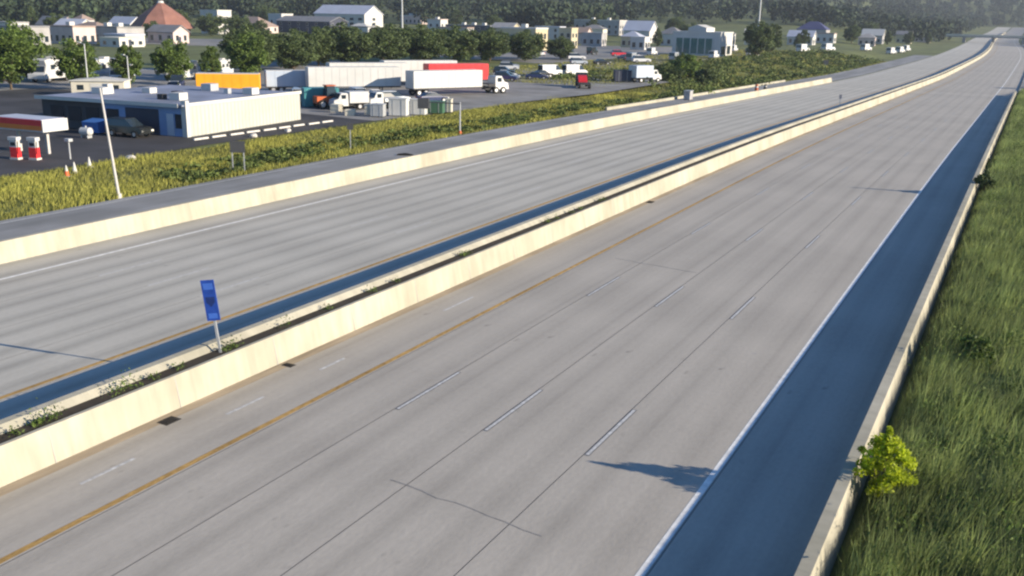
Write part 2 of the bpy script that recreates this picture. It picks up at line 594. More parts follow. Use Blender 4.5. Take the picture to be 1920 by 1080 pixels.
def crown_points(n, rad, height, z0, nclump, seedshape='round'):
    """points spread over many small clumps arranged on an irregular crown"""
    cl = []
    while len(cl) < nclump:
        p = R.uniform(-1, 1, 3)
        r = np.linalg.norm(p)
        if r > 1 or r < 0.35:
            continue
        wz = (p[2] + 1) / 2
        if seedshape == 'cone':
            k = (1.05 - wz) * 1.15
        else:
            k = 1.0 if wz < 0.6 else 1.0 - 0.25 * (wz - 0.6)
        cl.append((p[0] * rad * k, p[1] * rad * k, z0 + wz * height))
    cl = np.array(cl)
    cr = R.uniform(0.16, 0.34, nclump) * rad
    w = R.integers(0, nclump, n)
    q = R.normal(size=(n, 3))
    q /= np.linalg.norm(q, axis=1, keepdims=True)
    q *= (R.uniform(0, 1, n) ** 0.4)[:, None] * cr[w][:, None]
    q[:, 2] *= 0.75
    tone = R.uniform(0, 1, nclump)[w] * 0.6 + R.uniform(0, 0.4, n)
    return cl[w] + q, tone, cl


TREE = []


def make_tree_mesh(shape, n, rad, th, h, leaf):
    pts, tone, cl = crown_points(n, rad, h - th, th, 70, shape)
    V, F = leaf_quads(pts, leaf, 0.6)
    crown = np_mesh('crown', V, F, np.repeat(tone, 4))
    mb = MB()
    mb.cyl((0, 0, -0.3), (0.05, 0, th), 0.045 * h * 0.55, 0.035 * h * 0.5, 8)
    mb.cyl((0.05, 0, th), (0, 0.05, th + (h - th) * 0.7), 0.035 * h * 0.5, 0.006 * h, 7)
    for i in range(9):
        c = cl[i]
        z = th * R.uniform(0.8, 1.3)
        mb.cyl((0.03, 0, z), tuple(c), 0.012 * h, 0.003 * h, 5)
    return crown, mb.mesh('trunk')


for shp, n, rad, th, h, leaf in (('round', 7000, 3.5, 0.9, 8.0, 0.22), ('round', 6000, 2.8, 0.8, 8.0, 0.21), ('cone', 6000, 2.6, 0.5, 8.0, 0.21), ('round', 7000, 4.2, 0.6, 8.0, 0.25)):
    TREE.append(make_tree_mesh(shp, n, rad, th, h, leaf))


def tree(label, x, y, h, kind=0, wide=1.0, m='leaf_mid', group=None, name='tree', cat='tree', rz=None):
    s = h / 8.0
    t = thing(name, label, cat, (x, y, float(ground_z(x, y))), random.uniform(0, 6) if rz is None else rz, group, (s * wide, s * wide, s))
    c, k = TREE[kind]
    oc = link('crown', c, t)
    if not c.materials:
        c.materials.append(MATS['leaf_mid'])
    if m != 'leaf_mid':
        oc.material_slots[0].link = 'OBJECT'
        oc.material_slots[0].material = MATS[m]
    link('trunk', k, t, 'bark')
    return t


def blades(n, xy, h, w, lean, dirn=None):
    """n single blades as slim triangles; xy (n,2), h (n), lean (n)"""
    x, y = xy[:, 0], xy[:, 1]
    z = ground_z(x, y) - 0.03
    a = R.uniform(0, 2 * math.pi, n)
    la = a + math.pi / 2 + R.normal(0, 0.6, n) if dirn is None else R.normal(dirn, 0.8, n)
    bx, by = np.cos(a) * w / 2, np.sin(a) * w / 2
    tip = np.stack([x + np.cos(la) * lean * h, y + np.sin(la) * lean * h, z + h], 1)
    V = np.stack([np.stack([x - bx, y - by, z], 1), np.stack([x + bx, y + by, z], 1), tip], 1).reshape(-1, 3)
    return V, np.arange(3 * n).reshape(n, 3)


# tall grass on the near bank
def fall(n, y0, y1, p):
    return y0 + (y1 - y0) * R.uniform(0, 1, n) ** p


n = 125000
yy = fall(n, 14, 250, 1.7)
xx = -2.25 + R.uniform(0, 1, n) ** 1.4 * 15
tuft = np.sin(xx * 2.1 + np.sin(yy * 0.9) * 2) + np.sin(yy * 1.3 + xx * 0.7) + R.normal(0, 0.5, n)
clump = np.sin(xx * 0.9 + 2.1 * np.sin(yy * 0.37)) * np.sin(yy * 0.52 + xx * 0.5)
hh = (0.52 + 0.10 * tuft + 0.16 * clump + R.uniform(0, 1, n) ** 2.5 * 0.6).clip(0.15, 1.5)
hh *= np.clip((xx + 2.35) / 0.7, 0.35, 1)
V, F = blades(n, np.stack([xx, yy], 1), hh, 0.022 + yy * 0.00042, R.uniform(0.15, 0.75, n), 0.9)
tn = (0.38 + 0.08 * tuft + 0.2 * np.sin(xx * 0.55 + 1.3 * np.sin(yy * 0.21)) * np.sin(yy * 0.33 + xx * 0.2) + R.normal(0, 0.2, n) + (R.uniform(0, 1, n) < 0.06) * 0.5).clip(0, 1)
# coarser tufts standing out of it
k = 900
ty_, tx_ = fall(k, 15, 240, 1.7), -1.9 + R.uniform(0, 1, k) ** 1.3 * 13
kk = 26
by_ = np.repeat(ty_, kk) + R.normal(0, 0.16, k * kk)
bx_ = np.repeat(tx_, kk) + R.normal(0, 0.16, k * kk)
th_ = np.repeat(R.uniform(0.6, 1.15, k), kk) * R.uniform(0.5, 1.1, k * kk)
V2, F2 = blades(k * kk, np.stack([bx_, by_], 1), th_, 0.035 + by_ * 0.0005, R.uniform(0.1, 0.7, k * kk), 0.9)
F2 = F2 + len(V)
V = np.concatenate([V, V2])
F = np.concatenate([F, F2])
tn = np.concatenate([tn, (np.repeat(R.uniform(0, 0.9, k), kk) + R.normal(0, 0.08, k * kk)).clip(0, 1)])
tag(link('grass', np_mesh('tall_grass', V, F, np.repeat(tn, 3)), None, 'grass_right'), 'tall green grass covering the bank beside the near barrier', 'grass', kind='stuff')

# broad-leaved weeds scattered through the bank
n = 16000
k = 150
wy, wx = fall(k, 16, 230, 1.5), -1.7 + R.uniform(0, 1, k) ** 1.2 * 11
w = R.integers(0, k, n)
q = R.normal(0, 1, (n, 3)) * R.uniform(0.15, 0.45, k)[w][:, None]
pts = np.stack([wx[w] + q[:, 0], wy[w] + q[:, 1] * 1.3, np.abs(q[:, 2]) * 0.9 + 0.25], 1)
pts[:, 2] += ground_z(pts[:, 0], pts[:, 1])
V, F = leaf_quads(pts, 0.045 + pts[:, 1] * 0.0006, 0.4)
tag(link('bank_weeds', np_mesh('bank_weeds', V, F, np.repeat((R.uniform(0.2, 0.8, k)[w] + R.normal(0, 0.15, n)).clip(0, 1), 4)), None, 'leaf_mid'), 'leafy weeds scattered through the tall grass bank', 'weeds', kind='stuff')

# shorter, yellowing grass between the ramp and the lots
n = 170000
yy = fall(n, 18, 420, 1.7)
xx = R.uniform(-66.3, -52.7, n)
far = yy > 165
xx[far] = -52.7 - R.uniform(0, 1, far.sum()) ** 1.3 * 62
xx = xx + CX(yy)
tuft = np.sin(xx * 0.8 + yy * 0.3) + np.sin(yy * 0.47) + R.normal(0, 0.6, n)
hh = (0.26 + 0.07 * tuft + R.uniform(0, 0.15, n)).clip(0.08, 0.8)
V, F = blades(n, np.stack([xx, yy], 1), hh, 0.05 + yy * 0.0007, R.uniform(0.1, 0.6, n), 2.0)
tn = (0.45 + 0.15 * tuft + R.normal(0, 0.2, n) - far * 0.3).clip(0, 1)
tag(link('grass', np_mesh('verge_grass', V, F, np.repeat(tn, 3)), None, 'grass_left'), 'yellowing grass strip between the ramp and the lots', 'grass', kind='stuff')

# darker weeds along the lower half of that strip and over the field beyond the lots
n = 60000
c = 520
cy = fall(c, 51, 176, 1.2)
cx = -54.2 - R.uniform(0, 1, c) ** 1.2 * 4.6 - 0.8 * np.sin(cy * 0.11)
cs = R.uniform(0.16, 0.46, c)
c2 = 520
cy2 = fall(c2, 178, 420, 1.1)
cx2 = -53.5 - R.uniform(0, 1, c2) ** 1.2 * 34 + CX(cy2)
cx = np.concatenate([cx, cx2])
cy = np.concatenate([cy, cy2])
cs = np.concatenate([cs, R.uniform(0.5, 1.3, c2)])
w = R.integers(0, len(cx), n)
q = R.normal(0, 0.55, (n, 3)) * cs[w][:, None]
pts = np.stack([cx[w] + q[:, 0] * 1.3, cy[w] + q[:, 1] * 1.6, np.abs(q[:, 2]) * 0.9 + 0.05], 1)
pts[:, 2] += ground_z(pts[:, 0], pts[:, 1])
V, F = leaf_quads(pts, 0.17 + pts[:, 1] * 0.0006, 0.5)
tn = np.repeat((R.uniform(0, 1, len(cx))[w] * 0.6 + R.uniform(0, 0.4, n)), 4)
tag(link('weeds', np_mesh('weeds', V, F, tn), None, 'brush_green'), 'dark green weeds along the ramp and over the field', 'weeds', kind='stuff')

# weeds rooted in the gap of the median
n = 1500
cy = np.concatenate([R.uniform(10, 60, 22), np.array([15.9, 16.3, 18.3, 18.7, 19.0, 23.4, 26.0])])
w = R.integers(0, len(cy), n)
q = R.normal(0, 1, (n, 3))
sz = np.where(w >= 22, 1.0, 0.45)
pts = np.stack([-23.12 + q[:, 0] * 0.11, cy[w] + q[:, 1] * 0.22 * sz, 1.05 + np.abs(q[:, 2]) * 0.22 * sz], 1)
V, F = leaf_quads(pts, 0.055, 0.35)
tag(link('median_weeds', np_mesh('median_weeds', V, F, np.repeat(R.uniform(0, 1, n), 4)), None, 'leaf_mid'), 'small weeds rooted in the gap between the median barriers', 'weeds', kind='stuff')


def shrub(label, x, y, h, wd, n, m, leaf=0.09, name='shrub', group=None, tip=0.0):
    z = float(ground_z(x, y))
    t = thing(name, label, 'shrub', (x, y, z), 0, group)
    pts, tone, cl = crown_points(n, wd, h * 0.95, 0.05, 44)
    if tip:
        k = n // 6
        zt = R.uniform(0, tip, k)
        ex = np.stack([R.normal(0, 0.10, k) * (1.2 - zt / tip), R.normal(0, 0.10, k) * (1.2 - zt / tip), h * 0.7 + zt], 1)
        pts = np.concatenate([pts, ex])
        tone = np.concatenate([tone, R.uniform(0, 1, k)])
    V, F = leaf_quads(pts, leaf, 0.5)
    link('foliage', np_mesh('foliage', V, F, np.repeat(tone, 4)), t, m)
    mb = MB()
    for i in range(6):
        mb.cyl((R.normal(0, 0.04), R.normal(0, 0.04), -0.1), tuple(cl[i]), 0.018, 0.006, 5)
    if tip:
        mb.cyl((0, 0, -0.1), (0.02, 0, h * 0.7 + tip), 0.03, 0.008, 6)
    mb.build('stem', 'bark', t)
    return t


shrub('bright yellow-green leafy shrub leaning over the near barrier', -1.92, 24.5, 1.65, 0.72, 3300, 'leaf_bright', 0.058, tip=0.75)
shrub('small dark shrub with a slender tip against the near barrier', -2.0, 78.6, 1.2, 0.75, 1100, 'leaf_dark', 0.12, tip=1.5)
shrub('low round shrub in the grass behind the bright yellow-green one', -0.4, 36.5, 1.0, 0.7, 1500, 'leaf_mid', 0.09)
for i, (x, y, h, wd, lab) in enumerate(((-66.6, 194, 4.2, 3.0, 'large roundish bush at the end of the truck yard'),
                                        (-68.8, 213, 5.0, 3.6, 'tall broad bush in the field behind the box truck'),
                                        (-62.0, 205, 3.0, 2.6, 'lower bush in the field nearest the ramp'),
                                        (-74.5, 226, 4.2, 3.4, 'bush farthest from the ramp beside the back road'))):
    shrub(lab, x, y, h, wd, 2200, 'leaf_mid' if i % 2 else 'leaf_dark', 0.30, name='bush')

# trees behind the shop, in order along the driveway
for x, y, h, kd, wd, m, lab in (
        (-136, 95, 8.6, 0, 1.1, 'leaf_mid', 'leafy tree at the edge of the picture behind the fuel canopy'),
        (-129.0, 101.5, 7.4, 0, 1.05, 'leaf_mid', 'broad green tree behind the dark end of the shop roof'),
        (-126.5, 108.5, 6.6, 1, 1.0, 'leaf_mid', 'narrow green tree behind the pale shed'),
        (-126.0, 117.5, 7.2, 0, 1.0, 'leaf_mid', 'full green tree behind the middle of the shop roof'),
        (-129.5, 129.5, 6.0, 1, 0.9, 'leaf_mid', 'slim green tree behind the yellow trailer'),
        (-126.0, 135.5, 8.2, 0, 1.05, 'leaf_mid', 'large bright green tree just past the yellow trailer'),
        (-152.0, 108.0, 9.5, 3, 0.9, 'leaf_mid', 'yellowish tree behind the leftmost white trucks')):
    tree(lab, x, y, h, kd, wd, m)
bel = [(-141, 152, 7.6, 3), (-150, 162, 8.4, 3), (-139, 163, 6.8, 3), (-147, 173, 7.8, 3), (-147, 181, 8.2, 3), (-142, 188, 8.0, 3), (-152, 196, 9.0, 3), (-140, 198, 8.0, 3), (-146, 208, 8.8, 3),
       (-136, 209, 8.0, 3), (-143, 219, 8.8, 3), (-133, 220, 7.6, 3), (-139, 230, 8.6, 3), (-130, 232, 7.6, 3), (-136, 243, 8.2, 3), (-126, 245, 7.2, 3), (-131, 255, 7.8, 3), (-123, 262, 6.2, 3)]
for x, y, h, kd in bel:
    tree('dark green tree in the dense belt behind the white trailers', x, y, h * 1.05, kd, 1.3, 'leaf_dark', 'tree belt behind the white trailers')
tree('tall loose grey-green tree beside the big white store', -83.6, 335, 11.5, 3, 0.85, 'leaf_dark')
tree('slimmer tree right behind the tall one beside the white store', -88, 372, 11.0, 1, 1.0, 'leaf_dark')
tree('dark round tree beside the rust coloured pyramid roof', -348, 350, 10.0, 3, 1.3, 'leaf_dark')
tree('second dark tree between the pyramid roof and the tan roof', -352, 372, 9.5, 3, 1.4, 'leaf_dark')
ft = [(-120, 470, 9), (-104, 505, 8), (-96, 455, 6.5), (-140, 560, 11), (-96, 600, 10), (-128, 640, 11), (-84, 660, 9), (-160, 500, 10), (-190, 560, 12), (-225, 520, 11), (-150, 420, 8),
      (-250, 590, 12), (-290, 520, 11), (-340, 560, 12), (-300, 440, 8), (-430, 480, 12), (-420, 400, 11), (-470, 420, 12), (-330, 300, 7), (-315, 285, 7), (-300, 330, 8), (-280, 300, 6.5),
      (-450, 330, 12), (-500, 380, 13), (-380, 290, 9), (-78, 720, 9), (-72, 790, 9), (-110, 760, 11), (-215, 400, 7), (-200, 350, 6), (-250, 370, 7), (-230, 320, 7)]
for i, (x, y, h) in enumerate(ft):
    tree('dark tree standing among the far buildings', x, y, h, i % 4, 1.15, 'leaf_dark', 'scattered trees among the far buildings')

# the wooded hills: one far mass
nt_, per = 5200, 110
ang = R.uniform(math.radians(-76), math.radians(26), nt_)
dd = 600 + 1500 * R.uniform(0, 1, nt_) ** 1.5
tx, ty = np.sin(ang) * dd, np.cos(ang) * dd
ex_y = R.uniform(830, 1750, 420)                       # woods crowding both sides of the freeway cutting
ex_x = np.where(R.uniform(0, 1, 420) < 0.62, -62 - R.uniform(0, 130, 420), 14 + R.uniform(0, 110, 420)) + CX(ex_y)
cl_y = R.uniform(1730, 2150, 260)                      # and closing the view where it turns away
cl_x = R.uniform(-230, 90, 260)
tx = np.concatenate([tx, ex_x, cl_x])
ty = np.concatenate([ty, ex_y, cl_y])
dd = np.hypot(tx, ty)
xc = tx - CX(ty)
okm = ~((xc > -60) & (xc < 10) & (ty < 1690)) & ~((tx > -470) & (tx < -300) & (dd < 690)) & ~((tx > -260) & (dd < 800)) & ~((np.abs(ty - 940) < 16) & (xc > -130) & (xc < 90))
tx, ty = tx[okm], ty[okm]
nt_ = len(tx)
th = R.uniform(9, 19, nt_)
tr_ = th * R.uniform(0.26, 0.42, nt_)
base = np.stack([tx, ty, ground_z(tx, ty)], 1)
tp = R.normal(size=(nt_, per, 3))
tp /= np.linalg.norm(tp, axis=2, keepdims=True)
tp *= (R.uniform(0.25, 1, (nt_, per)) ** 0.5)[..., None] * (1 + 0.25 * np.sin(tp[..., :1] * 5 + tx[:, None, None]))
tp[..., 0] *= tr_[:, None]
tp[..., 1] *= tr_[:, None]
tp[..., 2] = th[:, None] * (0.56 + 0.42 * tp[..., 2])
pts = (base[:, None, :] + tp).reshape(-1, 3)
V, F = leaf_quads(pts, np.repeat(th, per) * 0.085, 0.8)
tone = np.repeat(np.repeat(R.uniform(0, 0.8, nt_), per) + R.uniform(0, 0.2, nt_ * per), 4)
tag(link('forest', np_mesh('forest', V, F, tone), None, 'forest_leaf'), 'dark wooded hillside closing the view behind the town', 'forest', kind='stuff')


# ------------------------------------------------------------------ vehicles
def wheels(t, spots, r=0.36, w=0.24):
    key = ('wheel', r, w)
    if key not in CACHE:
        CACHE[key] = (MB().cyl((0, -w / 2, 0), (0, w / 2, 0), r, r, 18).mesh('tyre'), MB().cyl((0, -w / 2 - 0.01, 0), (0, w / 2 + 0.01, 0), r * 0.55, r * 0.55, 12).mesh('rim'))
    a, b = CACHE[key]
    for x, y in spots:
        o = link('wheel', a, t, 'tire')
        o.location = (x, y, r)
        link('rim', b, o, 'rim')


CACHE = {}


def car(name, label, cat, x, y, rz, paint, kind='sedan', group=None, s=1.0):
    t = thing(name, label, cat, (x, y, float(max(ground_z(x, y), 0.03 if x < -54 else -9))), rz, group, s)
    W = 0.9
    if kind == 'sedan':
        low = [(-2.25, 0.35), (-2.25, 0.85), (-2.05, 0.98), (-0.9, 1.0), (0.95, 0.98), (2.0, 0.82), (2.25, 0.6), (2.25, 0.35)]
        cab = [(-1.75, 0.97), (-1.05, 1.42), (0.25, 1.44), (1.1, 0.96)]
        rf = (-1.0, 0.25, 1.41, 1.47)
    elif kind == 'suv':
        low = [(-2.3, 0.4), (-2.3, 1.0), (-2.2, 1.12), (0.9, 1.1), (2.0, 1.0), (2.3, 0.8), (2.3, 0.4)]
        cab = [(-2.2, 1.09), (-1.95, 1.72), (0.2, 1.76), (1.1, 1.08)]
        rf = (-1.9, 0.15, 1.73, 1.8)
    else:   # van
        low = [(-2.5, 0.4), (-2.5, 1.2), (1.9, 1.2), (2.5, 0.95), (2.6, 0.4)]
        cab = [(-2.5, 1.18), (-2.45, 2.05), (1.1, 2.08), (1.95, 1.18)]
        rf = (-2.45, 1.1, 2.06, 2.16)
    MB().prism(low, -W, W, [0.04 if z < 0.9 else 0.1 for _, z in low]).build('body', paint, t, 0.03)
    if kind == 'van':
        MB().box(-2.44, 0.6, -W + 0.06, W - 0.06, 1.15, 2.09).build('cargo_side', paint, t, 0.03)
    MB().prism(cab, -W + 0.1, W - 0.1, [0.0, 0.12, 0.12, 0.0]).build('window', 'glass', t)
    MB().box(rf[0], rf[1], -W + 0.2, W - 0.2, rf[2], rf[3]).build('roof', paint, t, 0.02)
    for sy in (-1, 1):
        MB().box(2.1, 2.3 if kind != 'van' else 2.62, sy * 0.66 - 0.16, sy * 0.66 + 0.16, 0.6, 0.76).build('headlight', 'lamp_glass', t)
        MB().box(low[0][0] - 0.02, low[0][0] + 0.1, sy * 0.7 - 0.12, sy * 0.7 + 0.12, 0.68, 0.88).build('tail_light', 'lamp_red', t)
    wheels(t, [(sx, sy) for sx in (-1.4, 1.4) for sy in (-0.82, 0.82)])
    return t


def trailer(name, label, x, y, rz, L, W, H, paint, z0=1.1, group=None, ribs=True, topmat=None, legs=True):
    """box semi-trailer, nose towards +x"""
    t = thing(name, label, 'trailer', (x, y, 0.03), rz, group)
    MB().box(-L / 2, L / 2, -W / 2, W / 2, z0, z0 + H).build('box', paint, t, 0.03)
    MB().box(-L / 2 + 0.03, L / 2 - 0.03, -W / 2 + 0.03, W / 2 - 0.03, z0 + H + 0.001, z0 + H + 0.06).build('roof', topmat or 'trim_white', t)
    MB().box(-L / 2 + 0.05, L / 2 - 0.05, -W / 2 - 0.03, W / 2 + 0.03, z0 - 0.12, z0 + 0.06).build('bottom_rail', 'chassis', t)
    if ribs:
        rb = MB().box(-0.03, 0.03, -W / 2 - 0.025, W / 2 + 0.025, z0 + 0.08, z0 + H - 0.05).mesh('side_post')
        k = max(4, int(L / 1.2))
        for i in range(1, k):
            o = link('side_post', rb, t, paint)
            o.location.x = -L / 2 + L * i / k
    for sy in (-1, 1):
        MB().box(-L / 2 - 0.03, -L / 2 - 0.004, sy * W / 4 - W / 4 + 0.04, sy * W / 4 + W / 4 - 0.04, z0 + 0.1, z0 + H - 0.08).build('rear_door', paint, t)
        if legs:
            MB().box(L / 2 - 3.0, L / 2 - 2.85, sy * 0.8 - 0.07, sy * 0.8 + 0.07, 0, z0 - 0.1).build('landing_leg', 'chassis', t)
    MB().box(-L / 2 + 0.4, -L / 2 + 3.0, -0.5, 0.5, 0.55, z0 - 0.1).build('bogie', 'chassis', t)
    wheels(t, [(-L / 2 + a, sy) for a in (1.0, 2.2) for sy in (-W / 2 + 0.25, W / 2 - 0.25)], 0.5, 0.4)
    return t


def box_truck(name, label, x, y, rz, paint, cabpaint, L=5.2, H=2.5, s=1.0, group=None, cat='truck'):
    t = thing(name, label, cat, (x, y, 0.03), rz, group, s)
    MB().box(-L, 0.0, -1.2, 1.2, 0.95, 0.95 + H).build('box', paint, t, 0.04)
    MB().box(-L - 0.02, 2.0, -0.5, 0.5, 0.5, 0.9).build('chassis', 'chassis', t)
    MB().prism([(0.12, 0.55), (0.12, 2.25), (0.35, 2.4), (1.2, 2.38), (1.65, 1.6), (2.3, 1.4), (2.4, 0.55)], -1.05, 1.05, [0, 0.05, 0.1, 0.1, 0.04, 0.06, 0]).build('cab', cabpaint, t, 0.04)
    MB().add([(1.26, -0.85, 2.28), (1.26, 0.85, 2.28), (1.69, 0.95, 1.64), (1.69, -0.95, 1.64)], [(0, 1, 2, 3)]).build('windshield', 'glass', t)
    for sy in (-1, 1):
        MB().box(0.5, 1.15, sy * 1.03 - 0.02, sy * 1.03 + 0.02, 1.6, 2.15).build('window', 'glass', t)
        MB().box(2.3, 2.43, sy * 0.75 - 0.15, sy * 0.75 + 0.15, 0.85, 1.05).build('headlight', 'lamp_glass', t)
    MB().box(-L - 0.03, -L - 0.004, -1.1, 1.1, 1.05, 0.85 + H).build('rear_door', 'trim_white', t)
    wheels(t, [(a, sy) for a in (-L + 1.4, 1.4) for sy in (-0.98, 0.98)], 0.45, 0.34)
    return t


def motorhome(label, x, y, rz, s=1.0, stripe='truck_paleblue'):
    t = thing('motorhome', label, 'motorhome', (x, y, 0.03), rz, 'white vehicles behind the tree row', s)
    MB().prism([(-3.2, 0.5), (-3.2, 3.0), (2.0, 3.05), (2.9, 2.9), (2.6, 2.2), (3.0, 1.3), (3.3, 1.1), (3.3, 0.5)], -1.2, 1.2).build('body', 'truck_white', t, 0.06)
    MB().box(-3.22, 2.6, -1.225, 1.225, 1.05, 1.3).build('stripe', stripe, t)
    MB().add([(2.68, -1.0, 2.15), (2.68, 1.0, 2.15), (3.0, 1.05, 1.42), (3.0, -1.05, 1.42)], [(0, 1, 2, 3)]).build('windshield', 'glass', t)
    for a in (-2.4, -0.9, 0.8):
        for sy in (-1, 1):
            MB().box(a, a + 0.9, sy * 1.22 - 0.015, sy * 1.22 + 0.015, 1.7, 2.3).build('window', 'glass', t)
    MB().box(-1.2, 0.0, -0.5, 0.5, 3.03, 3.28).build('air_conditioner', 'trim_white', t, 0.04)
    wheels(t, [(a, sy) for a in (-1.8, 2.1) for sy in (-1.0, 1.0)], 0.42, 0.3)
    return t


# ------------------------------------------------------------------ the shop nearest the ramp
PHI = math.radians(6.0)
shop = thing('shop', 'low flat-roofed shop with blue shaded front and white ribbed side wall', 'building', (-73.1, 69.4, 0.03), PHI)
SW, SD, SH = 18.8, 19.6, 3.0            # local: x from -SW to 0, y from 0 to SD
MB().box(-10.4, -0.25, 0.0, 0.25, 0, SH).build('front_wall', 'wall_blue', shop)
MB().box(-SW, -10.4, -0.03, 0.25, 0, SH).build('dark_front_wall', 'wall_black', shop)
MB().box(-SW, -SW + 0.25, 0.25, SD, 0, SH).build('end_wall', 'wall_black', shop)
MB().box(-SW + 0.25, -0.25, SD - 0.25, SD, 0, SH).build('rear_wall', 'wall_white_metal', shop)
MB().box(-0.25, 0.0, 0.0, SD, 0, SH).build('side_wall', 'wall_white_metal', shop)
rib = MB().add([(0.001, -0.14, 0.08), (0.001, 0.14, 0.08), (0.001, 0.14, SH - 0.05), (0.001, -0.14, SH - 0.05), (0.06, -0.07, 0.08), (0.06, 0.07, 0.08), (0.06, 0.07, SH - 0.05), (0.06, -0.07, SH - 0.05)],
               [(4, 5, 6, 7), (0, 4, 7, 3), (5, 1, 2, 6), (3, 7, 6, 2), (0, 1, 5, 4)]).mesh('wall_rib')
for i in range(32):
    o = link('wall_rib', rib, shop, 'wall_white_metal')
    o.location.y = 0.45 + i * 0.6
MB().box(-0.45, 0.16, -0.16, 0.34, 0, SH + 0.55).build('corner_pilaster', 'trim_white', shop, 0.02)
roof = MB().box(-SW - 0.35, -0.02, -0.5, SD + 0.2, SH + 0.002, SH + 0.16).build('roof', 'roof_blue_grey', shop)
MB().box(-SW - 0.4, -0.5, -0.56, -0.502, SH - 0.12, SH + 0.26).build('fascia', 'trim_white', roof)
MB().box(-0.018, 0.09, 0.36, SD + 0.25, SH - 0.02, SH + 0.3).build('coping', 'trim_white', roof)
for vx, vy, vw, vh, m in ((-4.2, 4.0, 1.3, 0.75, 'trim_white'), (-6.0, 3.6, 0.7, 0.55, 'chassis'), (-7.8, 8.0, 0.9, 0.5, 'wall_navy'), (-12.5, 9.0, 1.1, 0.6, 'trim_white'),
                          (-2.8, 14.2, 1.3, 0.7, 'trim_white'), (-5.2, 13.2, 0.6, 0.6, 'galv'), (-15.8, 5.5, 1.6, 0.7, 'trim_white'), (-17.0, 7.5, 0.8, 0.9, 'stone_white'), (-9.5, 15.5, 1.4, 0.8, 'galv')):
    u = MB().box(vx - vw / 2, vx + vw / 2, vy - vw / 2, vy + vw / 2, SH + 0.16, SH + 0.16 + vh).build('roof_unit', m, roof, 0.03)
MB().box(-10.1, -8.5, -0.06, -0.003, 0.9, 2.3).build('window', 'glass', shop)
MB().box(-7.6, -3.4, -0.05, -0.003, 0.02, 2.55).build('garage_door', 'wall_navy', shop)
MB().box(-2.4, -1.55, -0.07, -0.003, 0.02, 2.2).build('door', 'truck_paleblue', shop)
MB().box(-1.35, -0.6, -0.06, -0.003, 0.8, 2.2).build('window', 'glass', shop)
for i in range(3):
    MB().box(-17.6 + i * 2.4, -15.9 + i * 2.4, -0.09, -0.032, 0.8, 2.3).build('window', 'glass', shop)
car('parked_suv', 'dark sport utility car parked in shade before the blue shop front', 'car', -78.0, 66.6, math.radians(6), 'car_dark', 'suv')
t = thing('dumpster', 'blue dumpster beside the blue shop front', 'dumpster', (-82.6, 66.4, 0.03), PHI)
MB().taper((-0.95, 0.95, -0.6, 0.6), (-1.05, 1.05, -0.75, 0.75), 0.12, 1.15).build('bin', 'dumpster_blue', t)
MB().add([(-1.07, -0.78, 1.16), (1.07, -0.78, 1.16), (1.07, 0.78, 1.4), (-1.07, 0.78, 1.4), (-1.07, 0.78, 1.16), (1.07, 0.78, 1.16)], [(0, 1, 2, 3), (0, 4, 5, 1), (3, 2, 5, 4), (0, 3, 4), (1, 5, 2)]).build('lid', 'dumpster_blue', t)
for sx in (-0.7, 0.7):
    MB().cyl((sx, -0.5, 0.06), (sx + 0.08, -0.5, 0.06), 0.07).build('caster', 'tire', t)
t = thing('white_tank', 'small white rounded tank standing in front of the shop', 'tank', (-80.3, 63.4, 0.03), 0.15)
MB().cyl((-0.5, 0, 0.62), (0.5, 0, 0.62), 0.40, 0.40, 16).cyl((-0.68, 0, 0.62), (-0.5, 0, 0.62), 0.22, 0.40, 16).cyl((0.5, 0, 0.62), (0.68, 0, 0.62), 0.40, 0.22, 16).build('shell', 'truck_white', t)
for sx in (-0.35, 0.35):
    MB().box(sx - 0.05, sx + 0.05, -0.3, 0.3, 0, 0.3).build('foot', 'galv', t)
MB().cyl((0, 0, 1.0), (0, 0, 1.16), 0.09).build('valve_cap', 'galv', t)

# kerb stones along the lane beside the white wall
ks = MB().taper((-0.12, 0.12, -0.95, 0.95), (-0.08, 0.08, -0.9, 0.9), 0, 0.16).mesh('parking_stop')
for i in range(9):
    yk = 69 + i * 2.45
    o = link('parking_stop', ks, None, 'stone_white')
    o.location = (-70.9 - 0.02 * i + random.uniform(-0.1, 0.1), yk, 0.031)
    o.rotation_euler.z = random.uniform(-0.03, 0.03)
    tag(o, 'white concrete parking stop in the row beside the ribbed white wall', 'parking stop', 'parking stops beside the white wall')

# fuel canopy and pumps
t = thing('fuel_canopy', 'red and orange fuel canopy with a white end cut by the picture edge', 'canopy', (-72.9, 53.3, 0.03), math.radians(4))
MB().box(-6.0, 0.0, 0.0, 2.5, 2.0, 2.12).build('soffit', 'trim_white', t)
MB().box(-6.05, 0.0, -0.05, 2.55, 2.121, 2.5).build('fascia_band', 'canopy_orange', t)
MB().box(-6.05, 0.0, -0.05, 2.55, 2.501, 2.98).build('fascia_top', 'canopy_red', t)
MB().box(0.002, 0.12, -0.05, 2.55, 2.0, 3.0).build('end_panel', 'truck_white', t)
MB().box(-5.95, -0.1, 0.05, 2.45, 2.982, 3.03).build('roof', 'roof_light', t)
for sx in (-4.4, -1.0):
    MB().box(sx - 0.12, sx + 0.12, 1.1, 1.34, 0, 2.0).build('column', 'pole_white', t)


